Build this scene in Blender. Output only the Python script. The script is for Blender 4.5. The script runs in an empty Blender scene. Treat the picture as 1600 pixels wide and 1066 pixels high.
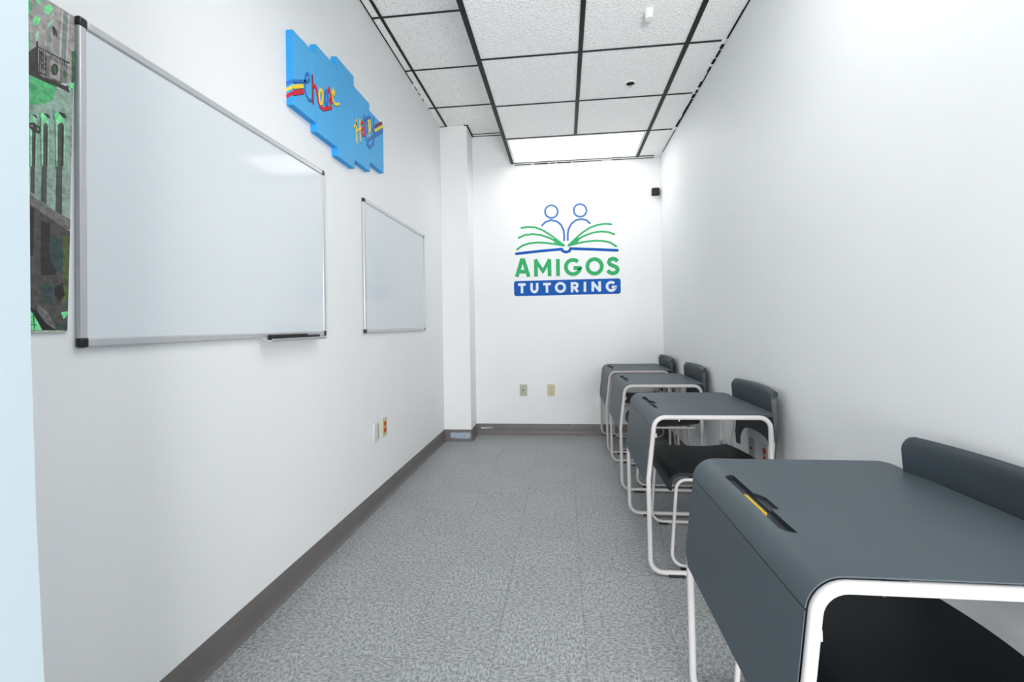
import bpy, bmesh, math
from mathutils import Vector, Matrix
PI = math.pi
S = bpy.context.scene
C = S.collection
# ------------------------------------------------------------------ camera
HC = 1.1011
yaw, pitch, roll, FPX, CX, CY = .1102, -.0137, -.0172, 727.06, 800.63, 497.35
fw = Vector((-math.sin(yaw)*math.cos(pitch), math.cos(yaw)*math.cos(pitch), -math.sin(pitch)))
r0 = Vector((math.cos(yaw), math.sin(yaw), 0)); u0 = r0.cross(fw)
rt = math.cos(roll)*r0 + math.sin(roll)*u0
up = -math.sin(roll)*r0 + math.cos(roll)*u0
cd = bpy.data.cameras.new('camera'); cam = bpy.data.objects.new('camera', cd); C.objects.link(cam)
m = Matrix((rt, up, -fw)).transposed().to_4x4(); m.translation = Vector((0, 0, HC)); cam.matrix_world = m
cd.sensor_width = 36; cd.lens = 36*FPX/1600; cd.shift_x = -(CX-800)/1600; cd.shift_y = -(533-CY)/1600
cd.clip_start = .02
S.camera = cam
# ------------------------------------------------------------------ world, exposure
w = bpy.data.worlds.new('world'); S.world = w; w.use_nodes = True
w.node_tree.nodes['Background'].inputs[0].default_value = (.90, .955, 1, 1)
w.node_tree.nodes['Background'].inputs[1].default_value = 1.1
S.view_settings.view_transform = 'Standard'; S.view_settings.look = 'None'
S.view_settings.exposure = 0.24; S.view_settings.gamma = 1; S.view_settings.use_curve_mapping = False
LAMP, LAMP2 = 4.0, 6.8
ld = bpy.data.lights.new('added_fill', 'AREA'); ld.shape = 'RECTANGLE'; ld.size = 1.4; ld.size_y = .9; ld.energy = 152; ld.color = (1, .985, .965)
lo = bpy.data.objects.new('added_fill', ld); C.objects.link(lo); lo.location = (.6, -2.3, .8)
lo.rotation_euler = (math.radians(90+15), 0, math.radians(12));       # soft fill added behind the camera to even the brightness, tilted up
# ------------------------------------------------------------------ room numbers
XL, XR, YB, YF = -1.156, .956, 4.645, .43
H1, H2, XS = 2.705, 3.02, -.4835
G = .6096; Y0 = 2.7607
PX, PY = -.895, 4.37           # corner pier
# ------------------------------------------------------------------ materials
def lin(c): return tuple((x/12.92 if x <= .04045 else ((x+.055)/1.055)**2.4) for x in c)
def hexc(h): return lin(tuple(int(h[i:i+2], 16)/255 for i in (0, 2, 4)))
def mat(name, col, rough=.5, spec=.5, metal=0, bump=None, var=None, coat=0, emit=None):
    m = bpy.data.materials.new(name); m.use_nodes = True; nt = m.node_tree; b = nt.nodes['Principled BSDF']
    c = hexc(col) if isinstance(col, str) else col
    b.inputs['Base Color'].default_value = (*c, 1); b.inputs['Roughness'].default_value = rough
    b.inputs['Specular IOR Level'].default_value = spec; b.inputs['Metallic'].default_value = metal
    b.inputs['Coat Weight'].default_value = coat; b.inputs['Coat Roughness'].default_value = .05
    geo = nt.nodes.new('ShaderNodeNewGeometry')
    if var:   # (scale, amount)
        n = nt.nodes.new('ShaderNodeTexNoise'); n.inputs['Scale'].default_value = var[0]; n.inputs['Detail'].default_value = 5
        nt.links.new(geo.outputs['Position'], n.inputs['Vector'])
        r = nt.nodes.new('ShaderNodeValToRGB'); r.color_ramp.elements[0].position = .3; r.color_ramp.elements[1].position = .7
        r.color_ramp.elements[0].color = (*[x*(1-var[1]) for x in c], 1); r.color_ramp.elements[1].color = (*c, 1)
        nt.links.new(n.outputs['Fac'], r.inputs[0]); nt.links.new(r.outputs[0], b.inputs['Base Color'])
    if bump:  # (scale, strength, distance)
        n = nt.nodes.new('ShaderNodeTexNoise'); n.inputs['Scale'].default_value = bump[0]; n.inputs['Detail'].default_value = 3
        nt.links.new(geo.outputs['Position'], n.inputs['Vector'])
        u = nt.nodes.new('ShaderNodeBump'); u.inputs['Strength'].default_value = bump[1]; u.inputs['Distance'].default_value = bump[2]
        nt.links.new(n.outputs['Fac'], u.inputs['Height']); nt.links.new(u.outputs[0], b.inputs['Normal'])
    if emit:
        b.inputs['Emission Color'].default_value = (*emit[0], 1); b.inputs['Emission Strength'].default_value = emit[1]
    return m
M = {}
M['wall'] = mat('wall_paint', 'e9ebec', .55, .3, bump=(60, .25, .002), var=(1.3, .035))
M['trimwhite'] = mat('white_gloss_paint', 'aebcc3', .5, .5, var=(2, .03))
M['base'] = mat('cove_rubber', '6b6866', .45, .4, var=(6, .12))
M['tee'] = mat('black_tee', '141213', .5, .3, var=(30, .2))
M['gap'] = mat('dark_gap', '161415', .8, .1, var=(30, .2))
M['tube'] = mat('white_powder_coat', 'c5c2c2', .38, .35, var=(15, .03))
M['desk'] = mat('slate_plastic', '47535a', .48, .45, bump=(900, .12, .0004), var=(7, .07))
M['chair'] = mat('dark_slate_plastic', '343e45', .46, .45, bump=(900, .12, .0004), var=(7, .06))
M['seat'] = mat('black_seat_plastic', '161d22', .5, .22, bump=(900, .12, .0004), var=(7, .06))
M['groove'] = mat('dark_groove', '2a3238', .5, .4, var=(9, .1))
M['black'] = mat('black_rubber', '131112', .5, .4, var=(30, .2))
M['pencil'] = mat('yellow_paint', 'e0b81c', .4, .5, var=(40, .05))
M['wood'] = mat('bare_wood', 'd2a878', .7, .2, var=(60, .1))
M['steel'] = mat('steel', 'b9bcbf', .3, .5, 1, var=(40, .1))
M['alu'] = mat('satin_aluminium', 'c3c5c8', .38, .5, .35, var=(30, .05))
M['board'] = mat('enamel_board', 'd6dde2', .08, .14, var=(1.1, .02))
M['blackcap'] = mat('black_plastic', '14121a', .4, .5, var=(30, .2))
M['almond'] = mat('almond_plastic', 'c3bd98', .4, .5, var=(20, .05))
M['greenplate'] = mat('grey_green_plate', 'b0b2a0', .4, .5, var=(20, .05))
M['whiteplate'] = mat('white_plate', 'd9dad8', .4, .5, var=(20, .04))
M['greyplate'] = mat('grey_insert', 'a9aba8', .4, .5, var=(20, .05))
M['orange'] = mat('orange_receptacle', 'd64a18', .4, .5, var=(20, .08))
M['slot'] = mat('slot_dark', '3a2a1c', .6, .3, var=(20, .1))
M['skyblue'] = mat('sky_blue_canvas', '52abe2', .6, .3, bump=(500, .15, .0005), var=(3, .06))
M['skyedge'] = mat('sky_blue_edge', '2f9be0', .6, .3, var=(3, .06))
for k, c in dict(blue='1f72c4', yellow='f0d436', red='d0142e', darkred='8e2438', outline='26304a').items(): M['p_'+k] = mat('paint_'+k, c, .5, .4, var=(30, .06))
for k, c in dict(green='3aaa69', blue='1458ae', paleblue='4a70b2', white='dce5f4').items(): M['l_'+k] = mat('vinyl_'+k, c, .6, .15, var=(12, .07))
M['tornwhite'] = mat('scuffed_primer', 'a9b6c8', .6, .3, var=(40, .3))
M['light'] = mat('lit_diffuser', (1, 1, 1), .5, .3, emit=((1, .985, .97), LAMP), var=(1, .01))
M['light2'] = mat('added_panel_diffuser', (1, 1, 1), .5, .3, emit=((1, .985, .97), LAMP2), var=(1, .01))  # glow of the extra panel, added for more even brightness
M['lightframe'] = mat('white_lamp_frame', 'e8e8e6', .4, .4, var=(10, .03))
# fissured ceiling tile
def tilemat():
    m = mat('mineral_fibre_tile', 'dcdcda', .9, .1); nt = m.node_tree; b = nt.nodes['Principled BSDF']
    geo = nt.nodes.new('ShaderNodeNewGeometry')
    n = nt.nodes.new('ShaderNodeTexNoise'); n.inputs['Scale'].default_value = 110; n.inputs['Detail'].default_value = 2
    n2 = nt.nodes.new('ShaderNodeTexVoronoi'); n2.inputs['Scale'].default_value = 75
    for q in (n, n2): nt.links.new(geo.outputs['Position'], q.inputs['Vector'])
    r = nt.nodes.new('ShaderNodeValToRGB'); r.color_ramp.elements[0].position = .30; r.color_ramp.elements[1].position = .46
    r.color_ramp.elements[0].color = (*hexc('d8d8d7'), 1); r.color_ramp.elements[1].color = (*hexc('f8f8f7'), 1)
    nt.links.new(n.outputs['Fac'], r.inputs[0]); nt.links.new(r.outputs[0], b.inputs['Base Color'])
    u = nt.nodes.new('ShaderNodeBump'); u.inputs['Strength'].default_value = .7; u.inputs['Distance'].default_value = .004
    a = nt.nodes.new('ShaderNodeMath'); a.operation = 'ADD'
    nt.links.new(n.outputs['Fac'], a.inputs[0]); nt.links.new(n2.outputs['Distance'], a.inputs[1])
    nt.links.new(a.outputs[0], u.inputs['Height']); nt.links.new(u.outputs[0], b.inputs['Normal'])
    return m
M['ctile'] = tilemat()
# vinyl composition tile, flecks running along x or y
def vct(name, along, tint):
    m = mat(name, '8f9296', .42, .35); nt = m.node_tree; b = nt.nodes['Principled BSDF']
    geo = nt.nodes.new('ShaderNodeNewGeometry'); mp = nt.nodes.new('ShaderNodeMapping')
    mp.inputs['Scale'].default_value = (1, 2.1, 1) if along == 'x' else (2.1, 1, 1)
    nt.links.new(geo.outputs['Position'], mp.inputs['Vector'])
    base = None
    specs = [(62, (.38, .62), '7a7e80', 'aaadae', 1.0), (105, (.58, .66), '000000', 'c6c9ca', .8), (95, (.62, .68), '000000', '53575a', .8)]
    col = None
    for k, (sc, (a, c), c0, c1, f) in enumerate(specs):
        n = nt.nodes.new('ShaderNodeTexNoise'); n.inputs['Scale'].default_value = sc; n.inputs['Detail'].default_value = 3
        mp2 = nt.nodes.new('ShaderNodeMapping'); mp2.inputs['Location'].default_value = (k*7.3, k*3.1, k)
        nt.links.new(mp.outputs[0], mp2.inputs[0]); nt.links.new(mp2.outputs[0], n.inputs['Vector'])
        r = nt.nodes.new('ShaderNodeValToRGB'); r.color_ramp.elements[0].position = a; r.color_ramp.elements[1].position = c
        nt.links.new(n.outputs['Fac'], r.inputs[0])
        if k == 0:
            r.color_ramp.elements[0].color = (*[x*tint for x in hexc(c0)], 1); r.color_ramp.elements[1].color = (*[x*tint for x in hexc(c1)], 1); col = r.outputs[0]
        else:
            r.color_ramp.elements[0].color = (0, 0, 0, 1); r.color_ramp.elements[1].color = (f, f, f, 1)
            mx = nt.nodes.new('ShaderNodeMix'); mx.data_type = 'RGBA'; mx.inputs[7].default_value = (*hexc(c1), 1)
            nt.links.new(r.outputs[0], mx.inputs[0]); nt.links.new(col, mx.inputs[6]); col = mx.outputs[2]
    nt.links.new(col, b.inputs['Base Color'])
    return m
M['vctx'] = vct('vinyl_tile_flecks_across', 'x', 1.0); M['vcty'] = vct('vinyl_tile_flecks_along', 'y', 1.04)
M['joint'] = mat('floor_joint', '5c5c5c', .7, .2, var=(20, .1))
# ------------------------------------------------------------------ mesh helpers
def link(o, parent=None):
    C.objects.link(o)
    if parent: o.parent = parent
    return o
def mk(name, bm, m, parent=None, smooth=True, angle=35, bevel=0, loc=None, kind=None, weld=True):
    if weld: bmesh.ops.remove_doubles(bm, verts=bm.verts, dist=1e-6)
    bmesh.ops.recalc_face_normals(bm, faces=bm.faces)
    if smooth:
        for f in bm.faces: f.smooth = True
        for e in bm.edges:
            if len(e.link_faces) == 2 and e.calc_face_angle(0) > math.radians(angle): e.smooth = False
    me = bpy.data.meshes.new(name); bm.to_mesh(me); bm.free()
    for q in (m if isinstance(m, (list, tuple)) else [m]): me.materials.append(q)
    o = bpy.data.objects.new(name, me); link(o, parent)
    if bevel:
        md = o.modifiers.new('bevel', 'BEVEL'); md.width = bevel; md.segments = 3; md.limit_method = 'ANGLE'; md.angle_limit = math.radians(40)
    if loc: o.location = loc
    if kind: o['kind'] = kind
    return o
def box(bm, x0, x1, y0, y1, z0, z1, mi=0):
    v = [bm.verts.new((x, y, z)) for x in (x0, x1) for y in (y0, y1) for z in (z0, z1)]
    for q in ((0, 1, 3, 2), (4, 6, 7, 5), (0, 4, 5, 1), (2, 3, 7, 6), (0, 2, 6, 4), (1, 5, 7, 3)):
        f = bm.faces.new([v[i] for i in q]); f.material_index = mi
def B(*boxes):
    bm = bmesh.new()
    for b in boxes: box(bm, *b)
    return bm
def prism(bm, poly, fn, d0, d1, mi=0):
    """poly: 2-D outline, fn(a,b,d) -> 3-D, extruded between depths d0 and d1"""
    a = [bm.verts.new(fn(*p, d0)) for p in poly]; b = [bm.verts.new(fn(*p, d1)) for p in poly]
    n = len(poly)
    fs = [bm.faces.new(a), bm.faces.new(b[::-1])]
    for i in range(n): fs.append(bm.faces.new((a[i], b[i], b[(i+1) % n], a[(i+1) % n])))
    for f in fs: f.material_index = mi
def fillet(pts, rad, closed=False, n=7):
    out = []; N = len(pts)
    for i in range(N):
        p = Vector(pts[i]); r = rad[i] if isinstance(rad, (list, tuple)) else rad
        if (not closed and i in (0, N-1)) or r <= 0: out.append(p); continue
        a = Vector(pts[(i-1) % N])-p; b = Vector(pts[(i+1) % N])-p
        la, lb = a.length, b.length; a.normalize(); b.normalize()
        th = a.angle(b)
        if th > PI-.02: out.append(p); continue
        d = min(r/math.tan(th/2), la*.49, lb*.49); rr = d*math.tan(th/2)
        c = p+(a+b).normalized()*(rr/math.sin(th/2))
        s = p+a*d-c; e = p+b*d-c; ang = s.angle(e)
        for k in range(n+1):
            t = k/n; out.append(c+(s*math.sin((1-t)*ang)+e*math.sin(t*ang))/math.sin(ang))
    return out
def tube(bm, pts, r, closed=False, seg=12, mi=0):
    pts = [Vector(p) for p in pts]
    q = [pts[0]]
    for p in pts[1:]:
        if (p-q[-1]).length > 1e-5: q.append(p)
    if closed and (q[0]-q[-1]).length < 1e-5: q.pop()
    pts = q; N = len(pts); rings = []; up_ = None
    for i in range(N):
        if closed: t = (pts[(i+1) % N]-pts[i-1]).normalized()
        else: t = (pts[min(i+1, N-1)]-pts[max(i-1, 0)]).normalized()
        if up_ is None:
            up_ = t.cross(Vector((0, 1, 0)))
            if up_.length < .1: up_ = t.cross(Vector((1, 0, 0)))
        up_ = (up_-t*up_.dot(t)).normalized(); sd = t.cross(up_)
        rings.append([bm.verts.new(pts[i]+(up_*math.cos(2*PI*k/seg)+sd*math.sin(2*PI*k/seg))*r) for k in range(seg)])
    for i in range(N if closed else N-1):
        a, b = rings[i], rings[(i+1) % N]
        for k in range(seg): bm.faces.new((a[k], a[(k+1) % seg], b[(k+1) % seg], b[k])).material_index = mi
    if not closed:
        bm.faces.new(rings[0][::-1]).material_index = mi; bm.faces.new(rings[-1]).material_index = mi
def sheet(fn, nu, nv, th, us=None, vs=None):
    """fn(u,v) -> point; a slab of thickness th (number or fn(u,v)) below the surface"""
    us = us or [i/nu for i in range(nu+1)]; vs = vs or [j/nv for j in range(nv+1)]
    P = [[Vector(fn(u, v)) for v in vs] for u in us]; nu, nv = len(us)-1, len(vs)-1
    bm = bmesh.new(); T = []; Bt = []
    for i in range(nu+1):
        ta, tb = [], []
        for j in range(nv+1):
            du = P[min(i+1, nu)][j]-P[max(i-1, 0)][j]; dv = P[i][min(j+1, nv)]-P[i][max(j-1, 0)]
            n = du.cross(dv).normalized(); t = th(us[i], vs[j]) if callable(th) else th
            ta.append(bm.verts.new(P[i][j])); tb.append(bm.verts.new(P[i][j]-n*t))
        T.append(ta); Bt.append(tb)
    for i in range(nu):
        for j in range(nv):
            bm.faces.new((T[i][j], T[i+1][j], T[i+1][j+1], T[i][j+1])); bm.faces.new((Bt[i][j], Bt[i][j+1], Bt[i+1][j+1], Bt[i+1][j]))
    for i in range(nu):
        bm.faces.new((T[i][0], Bt[i][0], Bt[i+1][0], T[i+1][0])); bm.faces.new((T[i][nv], T[i+1][nv], Bt[i+1][nv], Bt[i][nv]))
    for j in range(nv):
        bm.faces.new((T[0][j], T[0][j+1], Bt[0][j+1], Bt[0][j])); bm.faces.new((T[nu][j], Bt[nu][j], Bt[nu][j+1], T[nu][j+1]))
    return bm
def cyl(bm, c, axis, r, h, seg=20, r2=None, mi=0):
    a = Vector(axis).normalized(); s = a.orthogonal().normalized(); t = a.cross(s); c = Vector(c); r2 = r if r2 is None else r2
    A = [bm.verts.new(c+(s*math.cos(2*PI*k/seg)+t*math.sin(2*PI*k/seg))*r) for k in range(seg)]
    D = [bm.verts.new(c+a*h+(s*math.cos(2*PI*k/seg)+t*math.sin(2*PI*k/seg))*r2) for k in range(seg)]
    bm.faces.new(A[::-1]).material_index = mi; bm.faces.new(D).material_index = mi
    for k in range(seg): bm.faces.new((A[k], A[(k+1) % seg], D[(k+1) % seg], D[k])).material_index = mi
def ribbon(bm, pts, w, rnd, fn, d0, d1, mi=0):
    """flat stroke of width w along a 2-D polyline, mitred; fn(a,b,d) -> 3-D"""
    q = [Vector(pts[0])]
    for p in pts[1:]:
        p = Vector(p)
        if (p-q[-1]).length > 1e-4: q.append(p)
    closed = len(q) > 3 and (q[0]-q[-1]).length < 2e-3
    if closed: q.pop()
    N = len(q); L, R = [], []
    for i in range(N):
        if closed: a = (q[i]-q[i-1]).normalized(); b = (q[(i+1) % N]-q[i]).normalized()
        else:
            b = (q[i+1]-q[i]).normalized() if i < N-1 else (q[i]-q[i-1]).normalized()
            a = (q[i]-q[i-1]).normalized() if i > 0 else b
        na = Vector((-a.y, a.x)); nb = Vector((-b.y, b.x)); n = (na+nb)
        n = n.normalized() if n.length > .1 else na
        k = min(1/max(n.dot(na), .35), 1.6)
        L.append(q[i]+n*w/2*k); R.append(q[i]-n*w/2*k)
    def f(p, d): return bm.verts.new(fn(p.x, p.y, d))
    V = [(f(L[i], d1), f(R[i], d1), f(L[i], d0), f(R[i], d0)) for i in range(N)]
    for i in range(N if closed else N-1):
        a, b = V[i], V[(i+1) % N]
        for fc in ((a[0], b[0], b[1], a[1]), (a[2], a[3], b[3], b[2]), (a[0], a[2], b[2], b[0]), (a[1], b[1], b[3], a[3])):
            bm.faces.new(fc).material_index = mi
    if not closed:
        bm.faces.new((V[0][0], V[0][1], V[0][3], V[0][2])).material_index = mi
        bm.faces.new((V[-1][0], V[-1][2], V[-1][3], V[-1][1])).material_index = mi
        if rnd:
            for p in (q[0], q[-1]): prism(bm, [(p.x+w/2*math.cos(2*PI*k/14), p.y+w/2*math.sin(2*PI*k/14)) for k in range(14)], fn, d0, d1+(.00002), mi)
def thing(name, label, cat, loc=(0, 0, 0), group=None):
    o = bpy.data.objects.new(name, None); C.objects.link(o); o.location = loc; o.empty_display_size = .1
    return tag(o, label, cat, group)
def tag(o, label, cat, group=None):
    o['label'] = label; o['category'] = cat
    if group: o['group'] = group
    return o
def copy_tree(o, parent=None):
    c = o.copy(); C.objects.link(c)
    if parent: c.parent = parent
    for ch in list(o.children): copy_tree(ch, c)
    return c
# ------------------------------------------------------------------ room shell
T = .1
def struct(name, bm, m, **k): return mk(name, bm, m, kind='structure', **k)
wl = struct('wall_left', B((XL-T, XL, YF, YB+T, 0, H2+.1)), M['wall'], smooth=False)
wr = struct('wall_right', B((XR, XR+T, YF, YB+T, 0, H2+.1)), M['wall'], smooth=False)
wb = struct('wall_back', B((XL, XR, YB, YB+T, 0, H2+.1)), M['wall'], smooth=False)
wp = struct('wall_pier', B((XL, PX, PY, YB, 0, H2+.003)), M['wall'], smooth=False)
ws = struct('wall_soffit', B((XS-.002, XS+.008, YF, YB, H1+.004, H2+.02)), M['wall'], smooth=False)
# front wall round the opening the picture is taken through
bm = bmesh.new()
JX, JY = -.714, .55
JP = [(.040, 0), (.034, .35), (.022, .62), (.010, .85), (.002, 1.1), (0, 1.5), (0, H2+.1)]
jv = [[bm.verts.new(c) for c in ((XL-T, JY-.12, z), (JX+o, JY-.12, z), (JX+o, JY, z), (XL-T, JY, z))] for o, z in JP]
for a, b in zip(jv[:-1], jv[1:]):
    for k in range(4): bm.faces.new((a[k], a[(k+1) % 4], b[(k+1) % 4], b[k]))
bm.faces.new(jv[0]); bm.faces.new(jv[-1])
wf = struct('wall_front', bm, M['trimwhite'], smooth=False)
struct('wall_header', B((JX, XR, JY-.12, JY, 2.25, H2+.1)), M['wall'], smooth=False)
# floor: every vinyl tile its own piece
fl = struct('floor', B((XL-T, XR+T, -.6, YB+T, -.08, -.0035)), M['joint'], smooth=False)
FT = .3048; fx0 = -.2525-3*FT; fy0 = 1.5085-7*FT
g = .0004
tmesh = {}
for i in range(7):
    for j in range(18):
        x, y = fx0+i*FT, fy0+j*FT
        y1 = min(y+FT, YB); x0c = max(x, XL-.02); x1c = min(x+FT, XR+.02)
        if y1-y < .01: continue
        key = (round(x0c-x, 4), round(x1c-x, 4), round(y1-y, 4), (i+j) % 2)
        if key not in tmesh:
            bm = bmesh.new(); a0, a1, b1 = x0c-x+g, x1c-x-g, y1-y-g; c = .0012
            lo = [bm.verts.new((p, q, -.0034)) for p, q in ((a0, g), (a1, g), (a1, b1), (a0, b1))]
            md = [bm.verts.new((p, q, -c*.5)) for p, q in ((a0, g), (a1, g), (a1, b1), (a0, b1))]
            hi = [bm.verts.new((p, q, 0)) for p, q in ((a0+c, g+c), (a1-c, g+c), (a1-c, b1-c), (a0+c, b1-c))]
            bm.faces.new(hi)
            for k in range(4):
                bm.faces.new((lo[k], lo[(k+1) % 4], md[(k+1) % 4], md[k])); bm.faces.new((md[k], md[(k+1) % 4], hi[(k+1) % 4], hi[k]))
            o = mk('floor_tile', bm, M['vctx'] if (i+j) % 2 else M['vcty'], fl, smooth=False, loc=(x, y, 0)); tmesh[key] = o.data
        else:
            o = bpy.data.objects.new('floor_tile', tmesh[key]); link(o, fl); o.location = (x, y, 0)
# baseboards: rubber cove with a flared toe
PROF = [(0, 0), (.017, 0), (.0165, .002), (.009, .007), (.0045, .018), (.0035, .05), (.0035, .104), (.002, .108), (0, .108)]
def cove(name, p0, p1, nrm):
    p0, p1, n = Vector((*p0, 0)), Vector((*p1, 0)), Vector((*nrm, 0)); bm = bmesh.new()
    d = (p1-p0)
    a = [bm.verts.new(p0+n*(o+.0002)+Vector((0, 0, z+.0003))) for o, z in PROF]; b = [bm.verts.new(p1+n*(o+.0002)+Vector((0, 0, z+.0003))) for o, z in PROF]
    k = len(PROF)
    bm.faces.new(a); bm.faces.new(b[::-1])
    for i in range(k): bm.faces.new((a[i], b[i], b[(i+1) % k], a[(i+1) % k]))
    return struct(name, bm, M['base'], angle=50)
cove('baseboard_left', (XL, JY), (XL, PY), (1, 0))
bp = cove('baseboard_pier', (XL+.004, PY), (PX+.0035, PY), (0, -1))
cove('baseboard_pier_side', (PX, PY-.0035), (PX, YB), (1, 0))
bb = cove('baseboard_back', (PX+.0035, YB), (XR, YB), (0, -1))
cove('baseboard_right', (XR, JY), (XR, YB-.0035), (-1, 0))
# torn and scuffed spots on the cove base
bm = bmesh.new(); fnp = lambda a, b, d: (a, PY-.0038-d, b)
prism(bm, [(-1.095, .03), (-1.10, .075), (-1.07, .082), (-1.02, .078), (-.96, .083), (-.905, .08), (-.90, .05), (-.905, .028), (-.96, .022), (-1.03, .026)], fnp, 0, .0012)
mk('torn_patch', bm, M['tornwhite'], bp, smooth=False)
bm = bmesh.new(); fnb = lambda a, b, d: (a, YB-.0037-d, b)
prism(bm, [(-.85, .060), (-.80, .061), (-.73, .066), (-.73, .070), (-.80, .069), (-.85, .070)], fnb, 0, .001)
mk('scuff_mark', bm, M['wall'], bb, smooth=False)
bm = bmesh.new()
for (a, b2, c_, d_) in ((.03, .055, .042, .072), (.058, .064, .052, .070), (.075, .08, .05, .074), (.085, .105, .048, .053), (.10, .106, .05, .073)):
    prism(bm, [(a, b2), (c_, b2), (c_+.002, b2+.003), (a+.002, b2+.003)], fnb, 0, .0006)
mk('scuff_mark', bm, M['greyplate'], bb, smooth=False)
# ------------------------------------------------------------------ ceiling
ce = struct('ceiling', B((XL, XR, YF, YB, H2+.09, H2+.12)), M['wall'], smooth=False)
mk('ceiling_slab', B((XS+.01, XR, YF, YB, H1+.05, H1+.07)), M['wall'], ce, smooth=False)
xs_main = [XS, XS+G, XS+2*G]; x_left = XS-G
rows = [Y0+k*G for k in range(-4, 4)]
cm = {}
def ctile(x0, x1, y0, y1, z):
    y0 = max(y0, YF+.0); 
    if y1-y0 < .03: return
    key = (round(x1-x0, 4), round(y1-y0, 4)); e = .0015
    if key in cm: o = bpy.data.objects.new('ceiling_tile', cm[key]); link(o, ce); o.location = (x0, y0, z); return
    o = mk('ceiling_tile', B((e, x1-x0-e, e, y1-y0-e, .004, .018)), M['ctile'], ce, smooth=False, loc=(x0, y0, z)); cm[key] = o.data
bounds = [YF]+[r for r in rows if r > YF+.05]+[YB]
LIGHT = (XS, XS+2*G, Y0+2*G, Y0+3*G)
LIGHT2 = (XS, XS+2*G, Y0-3*G, Y0-2*G)
for y0, y1 in zip(bounds[:-1], bounds[1:]):
    for x0, x1 in ((XS, XS+G), (XS+G, XS+2*G), (XS+2*G, XR)):
        if any(abs(y0-L[2]) < .01 and x1 <= L[1]+.01 for L in (LIGHT, LIGHT2)): continue
        ctile(x0, x1, y0, y1, H1)
    for x0, x1 in ((XL, x_left), (x_left, XS)):
        ctile(x0, x1, y0, y1, H2)
def tee(name, x0, x1, y0, y1, z): mk(name, B((x0, x1, y0, y1, z, z+.0035)), M['tee'], ce, smooth=False)
for x, wd in ((XS, .015), (XS+2*G, .014)): tee('main_tee', x-wd, x+wd, YF, Y0+3*G+.012, H1-.0015)
tee('main_tee', XS+G-.013, XS+G+.013, LIGHT2[3], LIGHT[2], H1-.0015)
tee('main_tee', x_left-.0095, x_left+.0095, YF, PY, H2-.0015)
for y in bounds[1:-1]:
    last = y > Y0+2.5*G
    wd = .0065 if y < Y0+1.5*G else .008
    tee('cross_tee', XS+.013, XS+2*G-.013, y-wd, y+wd, H1)
    tee('cross_tee', XS+2*G+.013, XR-(.03 if not last else .06), y-wd, y+wd, H1)
    if not last: tee('cross_tee', XL+.004, XS-.013, y-wd, y+wd, H2)
    else: tee('cross_tee', PX+.005, XS-.013, y-.005, y+.005, H2)
# wall angle lines: dark where the angle stands off the wall
def gap(*b): mk('edge_gap', B(b), M['gap'], ce, smooth=False)
gap(XL, XL+.006, YF, 3.55, H2-.002, H2+.003)
for a, b in ((3.60, 3.66), (3.70, 3.74), (3.80, 3.84)): gap(XL, XL+.004, a, b, H2-.002, H2+.003)
gap(XL, XL+.05, PY-.006, PY, H2-.002, H2+.003)
gap(PX-.025, PX+.008, PY-.008, PY, H2-.003, H2+.003); gap(PX, PX+.012, PY, YB, H2-.003, H2+.003)
gap(PX+.012, XS-.015, YB-.004, YB, H2-.002, H2+.003)
for a, b, wd in ((.6, 1.9, .006), (1.95, 2.5, .006), (2.5, 2.74, .008), (2.80, 2.84, .016), (2.86, 2.93, .012), (2.95, 3.00, .014), (3.04, 3.09, .012), (3.10, 3.22, .006), (3.22, 3.29, .015), (3.33, 3.37, .012), (3.39, 3.44, .018), (3.46, 3.56, .014), (3.57, 3.70, .016), (3.71, 3.80, .010), (3.80, 3.93, .016), (4.0, 4.5, .004)):
    gap(XR-wd, XR, a, b, H1-.002, H1+.003)
for a, b, wd in ((-.46, -.30, .006), (-.27, -.13, .010), (-.11, -.06, .006), (-.04, .10, .012), (.12, .40, .003), (.5, .9, .003)):
    gap(a, b, YB-wd, YB, H1-.002, H1+.003)
# the lamp at the far end, and an added unseen one brightening the near end
def lamp(L, label, mm):
    x0, x1, y0, y1 = L; t = thing('ceiling_light', label, 'light', ((x0+x1)/2, (y0+y1)/2, H1))
    a, b = (x1-x0)/2-.014, (y1-y0)/2-.010; f = .022
    bm = B((-a, a, -b, -b+f, .001, .03), (-a, a, b-f, b, .001, .03), (-a, -a+f, -b+f, b-f, .001, .03), (a-f, a, -b+f, b-f, .001, .03))
    mk('lamp_frame', bm, M['lightframe'], t, smooth=False, weld=False)
    mk('diffuser', B((-a+f, a-f, -b+f, b-f, .006, .012)), M[mm], t, smooth=False)
    return t
lamp(LIGHT, 'lit rectangular ceiling panel light in front of the back wall', 'light')
lamp(LIGHT2, 'added rectangular ceiling panel light, out of view overhead near the doorway', 'light2')
# sprinkler in its hole
t = thing('fire_sprinkler', 'small metal fire sprinkler in a dark round hole in a ceiling tile', 'sprinkler', (.473, 3.176, H1+.004))
bm = bmesh.new(); cyl(bm, (0, 0, -.0012), (0, 0, 1), .030, .001); mk('hole', bm, M['gap'], t)
bm = bmesh.new(); seg = 28
for k in range(seg):
    a0, a1 = 2*PI*k/seg, 2*PI*(k+1)/seg
    v = [bm.verts.new((r_*math.cos(a), r_*math.sin(a), z)) for a in (a0, a1) for r_, z in ((.028, -.0005), (.029, -.006), (.039, -.006), (.044, -.0002))]
    for q in range(3): bm.faces.new((v[q], v[q+1], v[q+5], v[q+4]))
mk('escutcheon', bm, M['lightframe'], t)
bm = bmesh.new(); cyl(bm, (0, 0, -.022), (0, 0, 1), .004, .021, 12); mk('stem', bm, M['steel'], t)
bm = bmesh.new(); cyl(bm, (0, 0, -.025), (0, 0, 1), .013, .002, 16, .011); mk('deflector', bm, M['steel'], t)
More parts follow.
